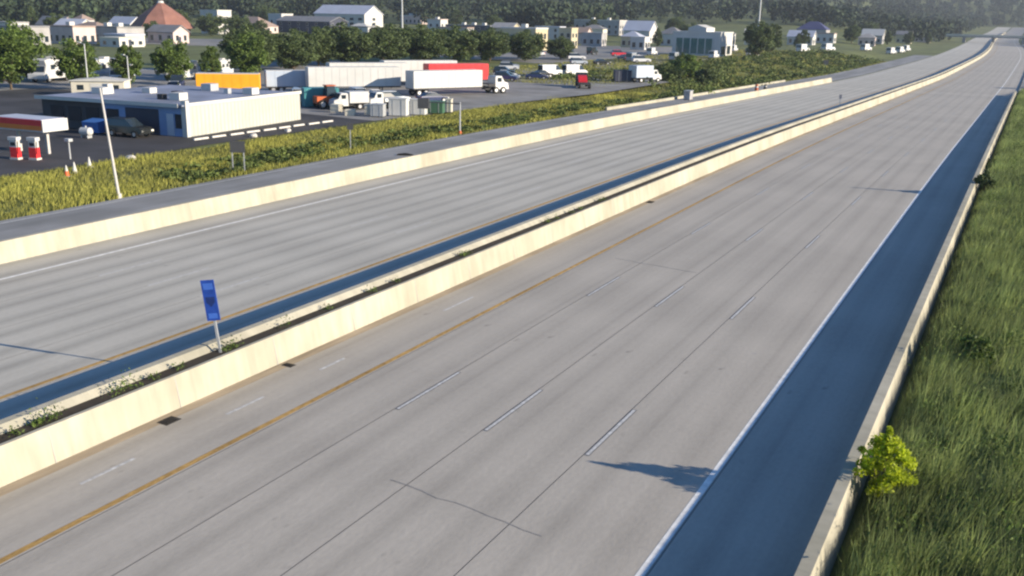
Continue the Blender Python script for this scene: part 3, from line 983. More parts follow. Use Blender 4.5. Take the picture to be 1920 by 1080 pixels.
def pump(label, x, y):
    t = thing('fuel_pump', label, 'fuel pump', (x, y, 0.03), 0.2, 'pumps under the fuel canopy')
    MB().box(-0.42, 0.42, -0.28, 0.28, 0.0, 0.16).build('base', 'stone_white', t)
    MB().box(-0.36, 0.36, -0.22, 0.22, 0.161, 1.0).build('cabinet', 'canopy_red', t, 0.02)
    MB().box(-0.34, 0.34, -0.20, 0.20, 1.001, 1.55).build('display_head', 'trim_white', t, 0.02)
    MB().box(-0.25, 0.25, -0.225, -0.205, 1.15, 1.42).build('screen', 'glass', t)
    MB().box(-0.44, 0.44, -0.26, 0.26, 1.56, 1.85).build('top_sign', 'truck_white', t, 0.02)
    MB().cyl((0.40, -0.1, 1.5), (0.44, -0.2, 0.5), 0.025, 0.025, 6).build('hose', 'tire', t)


pump('red and white fuel pump nearer the shop side under the canopy', -71.9, 51.6)
pump('red and white fuel pump at the picture edge under the canopy', -73.3, 50.9)
t = thing('lot_lamp', 'short grey lamp post with a box head at the lot edge', 'lamp', (-69.9, 53.4, 0.03))
MB().cyl((0, 0, 0), (0, 0, 1.45), 0.07, 0.06).build('post', 'galv', t)
MB().box(-0.28, 0.28, -0.2, 0.2, 1.46, 1.7).build('head', 'galv', t, 0.02)
for x, y, lab in ((-62.9, 47.6, 'red and white marker cone nearest the ramp'), (-63.8, 49.0, 'white marker cone in the middle of three by the lot edge'), (-65.1, 51.4, 'white marker cone nearest the lamp post')):
    t = thing('marker_cone', lab, 'cone', (x, y, 0.0), 0.3, 'marker cones at the lot edge')
    MB().box(-0.25, 0.25, -0.25, 0.25, 0, 0.06).build('base', 'stone_white', t)
    MB().cyl((0, 0, 0.061), (0, 0, 0.42), 0.19, 0.12, 12).build('lower_cone', 'cone_orange' if 'red' in lab else 'trim_white', t)
    MB().cyl((0, 0, 0.421), (0, 0, 0.85), 0.12, 0.04, 12).build('upper_cone', 'trim_white', t)


def stone(label, x, y, s):
    import bmesh
    bm = bmesh.new()
    bmesh.ops.create_icosphere(bm, subdivisions=2, radius=s)
    for v in bm.verts:
        v.co *= random.uniform(0.8, 1.15)
        v.co.z = v.co.z * 0.65 + s * 0.4
    me = bpy.data.meshes.new('boulder')
    bm.to_mesh(me)
    bm.free()
    o = link('boulder', me, None, 'stone_white')
    o.location = (x, y, 0.0)
    tag(o, label, 'boulder', 'pale boulders along the lot edge')


stone('pale boulder at the grass edge beside the leaning white pole', -65.7, 56.0, 0.42)
stone('pale boulder at the grass edge halfway along the white wall', -68.2, 73.4, 0.40)
stone('pale boulder at the grass edge near the far end of the white wall', -68.4, 78.8, 0.38)

# ------------------------------------------------------------------ truck yard
A = math.radians
trailer('box_trailer', 'bright yellow box trailer parked behind the shop roof', -107.5, 111.0, A(38), 9.2, 2.5, 2.2, 'truck_yellow', 0.75)
t = thing('storage_shed', 'pale beige storage shed behind the shop roof', 'shed', (-118.0, 96.5, 0.03), A(35))
MB().box(-3.6, 3.6, -1.8, 1.8, 0, 2.1).build('wall', 'beige', t)
MB().prism([(-3.8, 2.101), (-3.8, 2.2), (0, 2.55), (3.8, 2.2), (3.8, 2.101)], -2.0, 2.0).build('roof', 'trim_white', t)
MB().box(-1.0, 1.0, -1.83, -1.803, 0.05, 1.8).build('door', 'trim_white', t)
for x in (2.0, -2.8):
    MB().box(x, x + 0.9, -1.83, -1.803, 0.9, 1.6).build('window', 'glass', t)
motorhome('white motorhome between the two leftmost trees', -146.0, 109.5, A(-70), 1.25)
motorhome('second white motorhome just behind the leftmost one', -150.5, 116, A(-62), 1.2)
motorhome('white motorhome seen between the broad and the narrow tree', -143.0, 117.5, A(-75), 1.2)
motorhome('white motorhome behind the full green tree', -137.6, 117.0, A(-60), 0.95)
motorhome('white motorhome between the full tree and the slim tree', -133.4, 126.5, A(-70), 1.1)
motorhome('white motorhome seen left of the large bright green tree', -137.0, 139.5, A(-70), 1.0)
car('parked_car', 'navy car parked behind the middle of the shop roof', 'car', -119.5, 112.0, A(-50), 'car_navy', 'suv', s=1.15)
car('parked_car', 'white car parked right behind the shop roof', 'car', -116.5, 108.5, A(-50), 'car_white', 'sedan')
car('parked_car', 'white car partly hidden by the yellow trailer', 'car', -116.0, 115.5, A(-40), 'car_white', 'suv')

trailer('box_trailer', 'pale blue-white trailer just past the yellow one', -101.5, 119.5, A(48), 9.5, 2.5, 2.4, 'truck_paleblue', 0.9)
trailer('box_trailer', 'long white trailer with the tallest box in the truck yard', -98.5, 134.0, A(52), 13.5, 2.6, 3.0, 'truck_white', 1.1)
trailer('box_trailer', 'long white trailer nearest the ribbed wall in the truck yard', -93.5, 123.5, A(50), 14.5, 2.6, 2.9, 'truck_white', 1.1)
trailer('box_trailer', 'white trailer behind the red-topped one', -98.5, 149.5, A(54), 14, 2.6, 2.9, 'truck_white', 1.1)
trailer('box_trailer', 'bright red trailer behind the white semi trailer', -90.0, 148.5, A(56), 11.5, 2.6, 2.7, 'truck_red', 1.1, topmat='truck_red')
trailer('box_trailer', 'white semi trailer hitched to a white tractor', -81.5, 131.0, A(63), 12.5, 2.6, 2.6, 'truck_white', 1.1, legs=False)
box_truck('semi_tractor', 'white tractor cab at the front of the semi trailer', -77.6, 138.9, A(63), 'chassis', 'truck_white', L=1.2, H=0.4, s=1.15)
t = thing('shipping_container', 'teal container behind the end of the white wall', 'container', (-83.6, 103.0, 0.03), A(50))
MB().box(-2.3, 2.3, -1.2, 1.2, 0.1, 2.5).build('box', 'teal_paint', t, 0.03)
cr_ = MB().box(-0.06, 0.06, -1.24, 1.24, 0.2, 2.4).mesh('corrugation')
for i in range(11):
    link('corrugation', cr_, t, 'teal_paint').location.x = -2.0 + i * 0.4
MB().box(2.301, 2.34, -1.1, 1.1, 0.25, 2.35).build('door', 'teal_paint', t)


def loader(label, x, y, rz):
    t = thing('wheel_loader', label, 'loader', (x, y, 0.03), rz)
    MB().box(-1.9, 0.2, -0.75, 0.75, 0.7, 1.6).build('engine_hood', 'rust_orange', t, 0.06)
    MB().taper((-0.5, 0.9, -0.7, 0.7), (-0.4, 0.6, -0.6, 0.6), 1.602, 2.9).build('cab', 'glass', t)
    MB().box(-0.55, 0.8, -0.7, 0.7, 2.901, 3.02).build('cab_roof', 'rust_orange', t, 0.03)
    for sy in (-0.55, 0.55):
        MB().cyl((0.7, sy, 1.5), (2.3, sy, 0.7), 0.13, 0.10, 8).build('lift_arm', 'rust_orange', t)
    MB().prism([(2.2, 0.1), (2.9, 0.12), (2.4, 0.5), (2.3, 1.1), (2.1, 1.05)], -1.1, 1.1).build('bucket', 'chassis', t)
    wheels(t, [(a, sy) for a in (-1.2, 1.1) for sy in (-0.85, 0.85)], 0.6, 0.45)


loader('rust-orange wheel loader beside the teal container', -81.2, 101.8, A(60))
box_truck('service_truck', 'white service truck beside the orange loader', -78.6, 102.2, A(-120), 'truck_white', 'truck_white', L=3.0, H=1.6, s=0.9)
box_truck('service_truck', 'grey flat truck with a white cab in the open yard', -76.2, 106.5, A(-115), 'galv', 'truck_white', L=3.4, H=0.5, s=0.9)
car('parked_pickup', 'silver van parked behind the service trucks', 'van', -82.5, 110.0, A(-40), 'car_silver', 'van')
car('parked_car', 'white van standing behind the orange loader', 'van', -87.0, 106.5, A(45), 'car_white', 'van')
t = thing('loading_ramp', 'sloping pale loading ramp beside the white boxes', 'ramp', (-75.2, 108.0, 0.03), A(-28))
MB().add([(-2.6, -0.9, 0.1), (2.4, -0.9, 0.1), (2.4, 0.9, 0.1), (-2.6, 0.9, 0.1), (-2.6, -0.9, 1.7), (-2.6, 0.9, 1.7), (2.4, -0.9, 0.25), (2.4, 0.9, 0.25)],
         [(4, 6, 7, 5), (0, 1, 6, 4), (3, 5, 7, 2), (0, 4, 5, 3), (1, 2, 7, 6)]).build('deck', 'beige', t)
for sx in (-2.2, 2.0):
    MB().box(sx, sx + 0.12, -0.7, 0.7, 0, 0.1).build('foot', 'chassis', t)


def crate(name, label, cat, x, y, rz, w, d, h, m, lid):
    t = thing(name, label, cat, (x, y, 0.0), rz)
    MB().box(-w / 2, w / 2, -d / 2, d / 2, 0.12, h).build('body', m, t, 0.03)
    MB().box(-w / 2 - 0.05, w / 2 + 0.05, -d / 2 - 0.05, d / 2 + 0.05, h + 0.001, h + 0.1).build('lid', lid, t)
    for sx in (-1, 1):
        MB().box(sx * w * 0.36 - 0.1, sx * w * 0.36 + 0.1, -d / 2 + 0.05, d / 2 - 0.05, 0, 0.12).build('skid', 'chassis', t)
    for i in (-1, 1):
        MB().box(i * w * 0.25 - 0.03, i * w * 0.25 + 0.03, -d / 2 - 0.03, d / 2 + 0.03, 0.2, h - 0.05).build('strap', 'galv', t)


crate('storage_box', 'grey metal box beside the tall white boxes', 'box', -70.0, 97.2, A(20), 1.6, 1.4, 1.5, 'galv', 'galv')
crate('storage_box', 'tall white box at the grass edge, nearer the shop', 'box', -68.6, 99.6, A(20), 2.2, 1.6, 2.1, 'truck_white', 'trim_white')
crate('storage_box', 'tall white box at the grass edge, beside the green one', 'box', -67.4, 102.2, A(20), 1.9, 1.6, 1.9, 'truck_white', 'trim_white')
crate('storage_box', 'dark green box at the grass edge', 'box', -66.6, 104.9, A(20), 2.1, 1.5, 1.5, 'green_paint', 'green_paint')
crate('storage_box', 'small pale yellow box right of the dark green one', 'box', -65.9, 107.0, A(20), 0.8, 0.8, 1.7, 'beige', 'beige')

car('parked_car', 'navy car parked past the semi tractor', 'car', -89.5, 166.0, A(20), 'car_navy', 'suv')
car('parked_car', 'second navy car parked farther into the yard', 'car', -87.5, 175.5, A(25), 'car_navy', 'sedan')
car('parked_car', 'silver car parked beside the navy ones', 'car', -91.8, 171.5, A(25), 'car_silver', 'sedan')
car('parked_van', 'white van at the back edge of the yard', 'van', -90.0, 187.0, A(60), 'car_white', 'van', s=1.1)
car('parked_van', 'second white van at the back edge of the yard', 'van', -86.6, 191.5, A(60), 'car_white', 'van', s=1.1)
car('parked_car', 'dark car in front of the white vans', 'car', -89.5, 182.0, A(55), 'car_dark', 'sedan')
car('parked_car', 'white car near the tree belt beyond the yard', 'car', -107, 200, A(30), 'car_white', 'suv')
car('parked_car', 'pale car behind the white one near the tree belt', 'car', -110, 206, A(30), 'car_silver', 'suv')
car('parked_car', 'silver car on the back road beyond the yard', 'car', -106.5, 238, A(45), 'car_silver', 'suv')
car('parked_car', 'dark car on the back road beside the silver one', 'car', -102.0, 243, A(45), 'car_dark', 'sedan')
t = thing('flatbed_truck', 'black and red flatbed truck standing alone in the yard', 'truck', (-71.5, 161.8, 0.03), A(-60))
MB().prism([(-2.6, 0.6), (-2.6, 2.2), (-2.3, 2.5), (-1.5, 2.5), (-1.3, 1.6), (-1.1, 0.6)], -1.05, 1.05).build('cab', 'car_dark', t, 0.05)
MB().box(-2.45, -1.5, -1.07, 1.07, 1.6, 2.2).build('window', 'glass', t)
MB().prism([(-1.0, 0.9), (-1.0, 2.1), (-0.2, 1.9), (0.9, 1.15), (0.9, 0.9)], -0.8, 0.8).build('boom', 'car_red', t, 0.04)
MB().box(-1.05, 4.2, -1.05, 1.05, 0.7, 0.9).build('bed', 'chassis', t)
wheels(t, [(a, sy) for a in (-1.9, 2.6, 3.6) for sy in (-0.9, 0.9)], 0.48, 0.36)
box_truck('box_truck', 'blue and white box truck at the end of the yard', -67.2, 184.6, A(62), 'truck_paleblue', 'truck_white', L=4.4, H=2.3)
crate('storage_box', 'dark box beside the blue and white box truck', 'box', -71.5, 181.0, A(30), 3.2, 2.6, 2.2, 'wall_navy', 'wall_navy')
for x, y, rz, lab in ((-84.2, 410, 75, 'white van on the back road beyond the field, nearest the tall tree'), (-79.0, 436, 70, 'white van second along the back road'), (-70.5, 483, 75, 'white van third along the back road'),
                      (-62.5, 509, 78, 'white van fourth along the back road'), (-62.0, 540, 78, 'white van fifth along the back road'), (-63.0, 575, 80, 'white van farthest along the back road')):
    v = car('parked_van', lab, 'van', x, y, A(rz), 'car_white', 'van', 'white vans on the back road', 1.5)
    v.location.z = float(ground_z(x, y))


lot = [(-98, 262), (-103, 268), (-108, 274), (-118, 262), (-124, 270), (-112, 292), (-120, 300), (-96, 285), (-140, 282), (-150, 292), (-132, 306), (-160, 300), (-172, 306), (-116, 320), (-188, 300), (-205, 296),
       (-92, 312), (-88, 345), (-95, 372), (-106, 386)]
pal = ['car_white', 'car_silver', 'car_dark', 'car_white', 'car_navy', 'car_white', 'car_red', 'car_silver']
for i, (x, y) in enumerate(lot):
    car('parked_car', 'small distant car parked on the wide lot behind the truck yard', 'car', x, y, A(40 + (i % 3) * 50), pal[i % 8], ('suv', 'van', 'sedan')[i % 3], 'cars on the far lot', 1.15)

for x, y, rz, m, kd, lab in ((-86.5, 113, 50, 'car_dark', 'suv', 'dark car standing before the long white trailers'), (-84.0, 116.5, 50, 'car_white', 'sedan', 'white car standing before the long white trailers'),
                             (-81.0, 114.2, 140, 'car_red', 'sedan', 'small red car behind the service trucks'), (-78.4, 112.5, 60, 'car_silver', 'suv', 'silver car beside the loading ramp'),
                             (-75.5, 118.0, 62, 'car_navy', 'sedan', 'navy car alone before the white semi trailer'), (-88.5, 104.5, 130, 'car_silver', 'van', 'silver van behind the teal container'),
                             (-95, 176, 20, 'car_white', 'sedan', 'white car at the yard edge near the tree belt'), (-99, 183, 20, 'car_dark', 'suv', 'dark car at the yard edge near the tree belt'),
                             (-103, 170, 100, 'car_white', 'van', 'white van between the tree belt and the trailers'), (-110, 178, 100, 'car_navy', 'van', 'navy van between the tree belt and the trailers')):
    car('parked_car', lab, 'car', x, y, A(rz), m, kd)


def pallets(label, x, y, nlev, rz):
    t = thing('pallet_stack', label, 'pallets', (x, y, 0.03), rz)
    sl = MB().box(-0.6, 0.6, -0.5, 0.5, 0.1, 0.14).box(-0.6, 0.6, -0.5, -0.42, 0, 0.1).box(-0.6, 0.6, 0.42, 0.5, 0, 0.1).box(-0.6, 0.6, -0.04, 0.04, 0, 0.1).mesh('pallet')
    for i in range(nlev):
        o = link('pallet', sl, t, 'beige')
        o.location.z = i * 0.145
        o.rotation_euler.z = random.uniform(-0.06, 0.06)


pallets('tall stack of pallets beside the grey metal box', -72.2, 98.6, 9, 0.3)
pallets('short stack of pallets nearer the white wall', -73.6, 96.4, 5, 0.5)
pallets('stack of pallets in front of the orange loader', -77.2, 98.2, 7, 0.2)

# ------------------------------------------------------------------ poles and signs
def lamp_pole(name, label, x, y, h, r=0.11, lean=(0, 0), m='pole_white', arm=1.6):
    z = float(ground_z(x, y))
    t = thing(name, label, 'pole', (x, y, z))
    MB().cyl((0, 0, -0.2), (lean[0], lean[1], h), r, r * 0.6, 12).build('shaft', m, t)
    MB().cyl((0, 0, -0.05), (0, 0, 0.35), r * 1.9, r * 1.5, 12).build('base', 'stone_white', t)
    if arm:
        MB().cyl((lean[0], lean[1], h - 0.1), (lean[0] - arm, lean[1], h + 0.15), r * 0.45, r * 0.35, 8).build('arm', m, t)
        MB().box(lean[0] - arm - 0.55, lean[0] - arm + 0.05, lean[1] - 0.14, lean[1] + 0.14, h + 0.08, h + 0.24).build('lamp_head', 'galv', t, 0.03)
    return t


lamp_pole('light_pole', 'slightly leaning white pole at the ramp edge in front of the shop', -52.95, 43.9, 7.3, 0.105, (-0.45, -0.35), arm=0)
lamp_pole('light_pole', 'tall thin grey pole rising behind the barn-like building', -262, 384, 21, 0.45, m='galv', arm=0)
lamp_pole('light_pole', 'pale pole standing behind the tall tree beside the white store', -118, 470, 22, 0.5, m='galv', arm=0)
lamp_pole('light_pole', 'thin lamp pole beside the broad tree behind the shop', -124.5, 99.5, 7.0, 0.12, m='galv', arm=0.8)
lamp_pole('light_pole', 'thin lamp pole beside the narrow tree behind the shop', -121.5, 104.5, 5.2, 0.12, m='galv', arm=0.6)


def post_sign(label, x, y, h, w, ph, rz, face, back, posts=(0,), post='galv', name='road_sign', z=None, group=None):
    t = thing(name, label, 'sign', (x, y, float(P(y)) if z is None else z), rz, group)
    for px in posts:
        MB().box(px - 0.04, px + 0.04, -0.03, 0.03, -0.2, h - 0.05).build('post', post, t)
    p = MB().box(-w / 2, w / 2, -0.058, -0.034, h - ph, h).build('panel', face, t)
    MB().box(-w / 2 + 0.01, w / 2 - 0.01, -0.033, -0.031, h - ph + 0.01, h - 0.01).build('panel_back', back, t)
    return t, p


# blue marker sign on the median: the writing is too blurred to read, only its pale and dark patches show
t, p = post_sign('narrow tall blue marker sign on a post in the median', -23.15, 22.75, 2.62, 0.46, 1.42, A(24), 'sign_blue', 'galv', z=0.98)
t.rotation_euler = (0.0, -0.11, A(24))
MB().box(-0.17, 0.17, -0.0605, -0.0585, 2.29, 2.51).build('pale_patch', 'sign_blue_light', p)
MB().add([(-0.16, -0.061, 2.03), (0.16, -0.061, 2.03), (0.15, -0.061, 1.84), (0.0, -0.061, 1.68), (-0.15, -0.061, 1.84)], [(0, 1, 2, 3, 4)]).build('shield_patch', 'sign_navy', p)
MB().box(-0.16, 0.16, -0.0605, -0.0585, 1.28, 1.46).build('pale_patch', 'sign_blue_light', p)
post_sign('dark backed sign on two posts in the weeds left along the ramp', -54.3, 56.6, 2.4, 1.15, 0.9, A(30), 'sign_back', 'sign_back', (-0.45, 0.45))
post_sign('small dark sign on a single post in the weeds', -54.6, 71.4, 2.5, 0.55, 0.6, A(30), 'sign_back', 'sign_back')
t = thing('ramp_signal', 'grey post with a long arm carrying a dark box beside the ramp', 'signal', (-53.2, 88.6, 0.0), A(24))
MB().cyl((0, 0, -0.2), (0, 0, 3.3), 0.09, 0.07).build('post', 'galv', t)
MB().cyl((0.05, 0, 3.15), (-3.6, 0, 3.25), 0.07, 0.05).build('arm', 'sign_back', t)
MB().box(-4.5, -3.3, -0.25, 0.25, 2.55, 3.65).build('box', 'sign_back', t, 0.03)
MB().cyl((0, 0, 0.0), (0, 0, 0.3), 0.2, 0.16).build('base', 'rust_orange', t)
post_sign('tiny dark marker post beside the far curve of the median', -25.0, 152, 2.2, 0.4, 0.6, A(10), 'wall_pink', 'sign_back', z=float(P(152)) + 0.4)
post_sign('thin grey sign on the roadside far beyond the field', -60, 330, 3.0, 1.6, 1.4, A(20), 'sign_back', 'galv')


def barrel(label, x, y, h=1.1, m='chassis'):
    t = thing('marker_barrel', label, 'barrel', (x, y, float(P(y)) + 0.03), 0)
    MB().cyl((0, 0, 0), (0, 0, 0.1), 0.42, 0.42, 14).build('base', 'tire', t)
    MB().cyl((0, 0, 0.101), (0, 0, h * 0.6), 0.36, 0.33, 14).build('drum', m, t)
    MB().cyl((0, 0, h * 0.6 + 0.002), (0, 0, h * 0.78), 0.335, 0.31, 14).build('band', 'trim_white', t)
    MB().cyl((0, 0, h * 0.78 + 0.002), (0, 0, h), 0.30, 0.26, 14).build('top', m, t)


barrel('dark marker barrel beside the far end of the ramp wall', -47.2, 190.5, 1.5, 'rust_orange')
barrel('second dark marker barrel just past the first one', -47.3, 198.0, 1.2)
crate('utility_cabinet', 'grey utility cabinet at the tip of the grass strip', 'cabinet', -50.6, 158.5, 0, 1.1, 1.6, 1.5, 'wall_grey', 'galv')
bpy.data.objects['utility_cabinet'].location.z = float(P(158.5))
tag(extrude_wall('curb_wall', [(-52.6, -0.1), (-52.62, 0.42), (-52.9, 0.45), (-53.0, -0.1)], 128, 240, 'barrier_concrete'), 'low pale kerb wall between the ramp and the field', 'wall')


def inlet(label, x, y, dy=0.3):
    t = thing('drain_grate', label, 'drain', (x, y, float(P(y)) + 0.024), 0, 'drains at the median foot')
    MB().box(-0.22, 0.22, -dy, dy, -0.01, 0.006).build('frame', 'iron', t)
    bar = MB().box(-0.19, 0.19, -0.02, 0.02, 0.0065, 0.022).mesh('bar')
    for i in range(7):
        link('bar', bar, t, 'iron').location.y = -dy + 0.12 + i * (2 * dy - 0.24) / 6


inlet('black drain grate at the foot of the median, nearest', -22.05, 19.35)
inlet('black drain grate at the foot of the median, middle one', -22.15, 25.0, 0.16)
inlet('black drain grate at the foot of the median, farthest', -22.15, 62.5, 0.4)
t = thing('tire_scrap', 'black scrap of tyre lying on the ramp', 'debris', (-48.6, 71.5, 0.035), 0.4)
MB().prism([(-0.8, 0), (-0.7, 0.12), (0, 0.2), (0.6, 0.1), (0.8, 0)], -0.16, 0.18).build('tread', 'tire', t, 0.02)
MB().prism([(-0.2, 0), (0.1, 0.14), (0.5, 0)], 0.24, 0.5).build('loose_strip', 'tire', t)


# ------------------------------------------------------------------ far buildings
def windows(t, sx, sy, z0, z1, nx_, ny_, m='glass', ww=1.4):
    for i in range(nx_):
        x = -sx / 2 + sx * (i + 0.5) / nx_
        f = MB().box(x - ww / 2 - 0.12, x + ww / 2 + 0.12, -sy / 2 - 0.06, -sy / 2 - 0.002, z0 - 0.12, z1 + 0.12).build('window', 'trim_white', t)
        MB().box(x - ww / 2, x + ww / 2, -sy / 2 - 0.09, -sy / 2 - 0.062, z0, z1).build('pane', m, f)
    for i in range(ny_):
        y = -sy / 2 + sy * (i + 0.5) / ny_
        f = MB().box(sx / 2 + 0.002, sx / 2 + 0.06, y - ww / 2 - 0.12, y + ww / 2 + 0.12, z0 - 0.12, z1 + 0.12).build('window', 'trim_white', t)
        MB().box(sx / 2 + 0.062, sx / 2 + 0.09, y - ww / 2, y + ww / 2, z0, z1).build('pane', m, f)


def building(name, label, x, y, sx, sy, h, wall, roofm, roof='flat', rh=3.0, nw=(0, 0), rz=0.0, wm='glass', units=0, door=True, ww=1.4):
    t = thing(name, label, 'building', (x, y, float(ground_z(x, y)) - 0.05), A(rz))
    MB().box(-sx / 2, sx / 2, -sy / 2, sy / 2, 0, h).build('wall', wall, t)
    e = 0.5
    if roof == 'flat':
        r = MB().box(-sx / 2 - 0.15, sx / 2 + 0.15, -sy / 2 - 0.15, sy / 2 + 0.15, h + 0.002, h + 0.5).build('roof', roofm, t)
        for i in range(units):
            ux = -sx * 0.35 + sx * 0.7 * (i + 0.5) / units
            MB().box(ux - 1, ux + 1, -1.2, 0.8, h + 0.501, h + 1.7).build('roof_unit', 'trim_white', r, 0.05)
    elif roof == 'gable_x':      # ridge along x
        for g_ in (-1, 1):
            MB().add([(g_ * sx / 2, -sy / 2, h), (g_ * sx / 2, sy / 2, h), (g_ * sx / 2, 0, h + rh)], [(0, 1, 2)]).build('gable', wall, t)
        r = MB().add([(-sx / 2 - e, -sy / 2 - e, h - 0.25), (sx / 2 + e, -sy / 2 - e, h - 0.25), (sx / 2 + e, 0, h + rh + 0.05), (-sx / 2 - e, 0, h + rh + 0.05), (sx / 2 + e, sy / 2 + e, h - 0.25), (-sx / 2 - e, sy / 2 + e, h - 0.25),
                      (-sx / 2 - e, -sy / 2 - e, h + 0.05), (sx / 2 + e, -sy / 2 - e, h + 0.05), (sx / 2 + e, 0, h + rh + 0.35), (-sx / 2 - e, 0, h + rh + 0.35), (sx / 2 + e, sy / 2 + e, h + 0.05), (-sx / 2 - e, sy / 2 + e, h + 0.05)],
                     [(0, 1, 2, 3), (3, 2, 4, 5), (6, 9, 8, 7), (9, 11, 10, 8), (0, 6, 7, 1), (1, 7, 8, 2), (2, 8, 10, 4), (4, 10, 11, 5), (5, 11, 9, 3), (3, 9, 6, 0)]).build('roof', roofm, t)
    elif roof == 'hip':
        i = min(sx, sy) / 2
        r = MB().add([(-sx / 2 - e, -sy / 2 - e, h), (sx / 2 + e, -sy / 2 - e, h), (sx / 2 + e, sy / 2 + e, h), (-sx / 2 - e, sy / 2 + e, h),
                      (-sx / 2 + i, -sy / 2 + i, h + rh), (sx / 2 - i, -sy / 2 + i, h + rh), (sx / 2 - i, sy / 2 - i, h + rh), (-sx / 2 + i, sy / 2 - i, h + rh)],
                     [(0, 1, 5, 4), (1, 2, 6, 5), (2, 3, 7, 6), (3, 0, 4, 7), (4, 5, 6, 7), (0, 3, 2, 1)]).build('roof', roofm, t)
    if nw[0] or nw[1]:
        windows(t, sx, sy, min(1.0, h * 0.3), min(h - 0.7, 2.9), nw[0], nw[1], wm, ww)
        if h > 6:
            windows(t, sx, sy, 4.2, min(h - 0.8, 5.8), nw[0], nw[1], wm, ww)
    if door:
        d = MB().box(sx / 2 + 0.003, sx / 2 + 0.08, -sy * 0.08 - 0.6, -sy * 0.08 + 0.6, 0.05, 2.4).build('door', 'wall_navy', t)
        MB().box(sx / 2 + 0.081, sx / 2 + 0.12, -sy * 0.08 + 0.35, -sy * 0.08 + 0.48, 1.0, 1.15).build('handle', 'galv', d)
    return t


# rust coloured pyramid: eight-sided roof on a low drum, porch in front
t = thing('hall', 'rust-red eight-sided pyramid roof on a low building with a peach porch', 'building', (-364, 335, -0.05))
n8 = 8
ring = lambda r, z, o=0.2: [(r * math.cos(2 * math.pi * (i + o) / n8), r * math.sin(2 * math.pi * (i + o) / n8), z) for i in range(n8)]
MB().add(ring(12.6, 0) + ring(12.6, 4.0), [(i, (i + 1) % n8, n8 + (i + 1) % n8, n8 + i) for i in range(n8)]).build('wall', 'wall_brown', t)
r = MB().add(ring(15.0, 3.3) + ring(9.5, 9.0) + ring(1.5, 14.6), [(i, (i + 1) % n8, n8 + (i + 1) % n8, n8 + i) for i in range(n8)] + [(n8 + i, n8 + (i + 1) % n8, 2 * n8 + (i + 1) % n8, 2 * n8 + i) for i in range(n8)]
             + [tuple(range(2 * n8, 3 * n8))]).build('roof', 'roof_rust', t)
MB().add(ring(1.6, 14.6) + ring(1.2, 15.6), [(i, (i + 1) % n8, n8 + (i + 1) % n8, n8 + i) for i in range(n8)] + [tuple(range(n8, 2 * n8))]).build('cap', 'trim_white', r)
MB().box(8.2, 15.6, -13.6, -8.0, 0, 4.4).build('porch', 'peach', t)
MB().box(8.0, 15.8, -13.8, -7.8, 4.401, 4.8).build('porch_roof', 'roof_rust', t)
for i in range(3):
    MB().box(15.602, 15.66, -13.0 + i * 1.8, -11.8 + i * 1.8, 0.6, 3.0).build('window', 'glass', t)

building('office_block', 'white block peeking out behind the pyramid roof', -380, 386, 12, 10, 11.5, 'wall_white', 'trim_white', nw=(3, 3))
building('warehouse', 'grey low building at the picture edge below the hills', -288, 208, 9, 12, 5.6, 'wall_grey', 'roof_grey', nw=(3, 4))
building('warehouse', 'pinkish low building with flat roof next to the grey one', -291, 228, 13, 9, 5.6, 'wall_pink', 'roof_tan', nw=(4, 3), units=1)
building('warehouse', 'long grey flat building in front of the pyramid roof', -296, 250, 17, 12, 5.2, 'wall_grey', 'lot_grey', nw=(4, 4), units=2)
building('storefront', 'low white storefront strip behind the tree row', -262, 224, 9, 10, 2.6, 'wall_white', 'beige', nw=(2, 3))
building('house', 'long house with dark roof below the wooded hill', -432, 330, 18, 9, 3.2, 'wall_pink', 'roof_grey', 'gable_x', 4.0, (4, 2))
building('house', 'white house below the wooded hill near the pyramid roof', -424, 366, 16, 9, 4.0, 'wall_white', 'roof_light', 'gable_x', 3.4, (4, 2))
building('house', 'small white house at the foot of the hill', -452, 362, 8, 8, 5.0, 'wall_white', 'roof_tan', 'hip', 3.0, (2, 2))
building('hall', 'building with broad tan hip roof right of the dark trees', -384, 418, 22, 15, 3.6, 'wall_pink', 'roof_tan', 'hip', 5.0, (4, 3))
building('warehouse', 'white flat block behind the tan hip roof', -394, 452, 10, 10, 9.0, 'wall_white', 'trim_white', nw=(2, 2))
building('warehouse', 'long dark navy shed with grey roof', -366, 446, 38, 16, 6.4, 'wall_navy', 'roof_grey', 'gable_x', 2.4, (6, 3))
building('barn', 'large barn with pale blue roof and white gable end', -398, 522, 40, 20, 8.0, 'wall_white', 'roof_light', 'gable_x', 5.2, (6, 1), ww=3.0)
building('warehouse', 'brown low building in front of the barn', -332, 442, 30, 10, 3.4, 'wall_brown', 'roof_tan', nw=(6, 3))
building('warehouse', 'pinkish white row building right of the barn', -392, 590, 17, 10, 5.5, 'wall_pink', 'trim_white', nw=(5, 3), units=2)
building('shop_block', 'small white block with rooftop units', -314, 497, 9, 8, 8.0, 'wall_white', 'wall_pink', nw=(2, 2), units=1)
building('warehouse', 'dark flat building with pale rooftop units', -278, 478, 28, 14, 6.2, 'wall_navy', 'roof_grey', nw=(6, 3), units=3)
t = building('commercial_building', 'cream two-storey building with dark mansard roof behind the tree belt', -168, 326, 14, 10, 7.6, 'wall_cream', 'trim_white', nw=(0, 0), units=1)
MB().box(-7.6, 7.5, -5.5, -5.002, 3.4, 5.4).build('mansard_roof', 'roof_navy', t)
for i in range(5):
    MB().box(-6.6 + i * 2.9, -5.0 + i * 2.9, -5.08, -5.004, 0.3, 3.0).build('window', 'glass', t)
for i in range(3):
    MB().box(7.004, 7.08, -4.0 + i * 2.9, -2.4 + i * 2.9, 4.0, 6.0).build('window', 'glass', t)
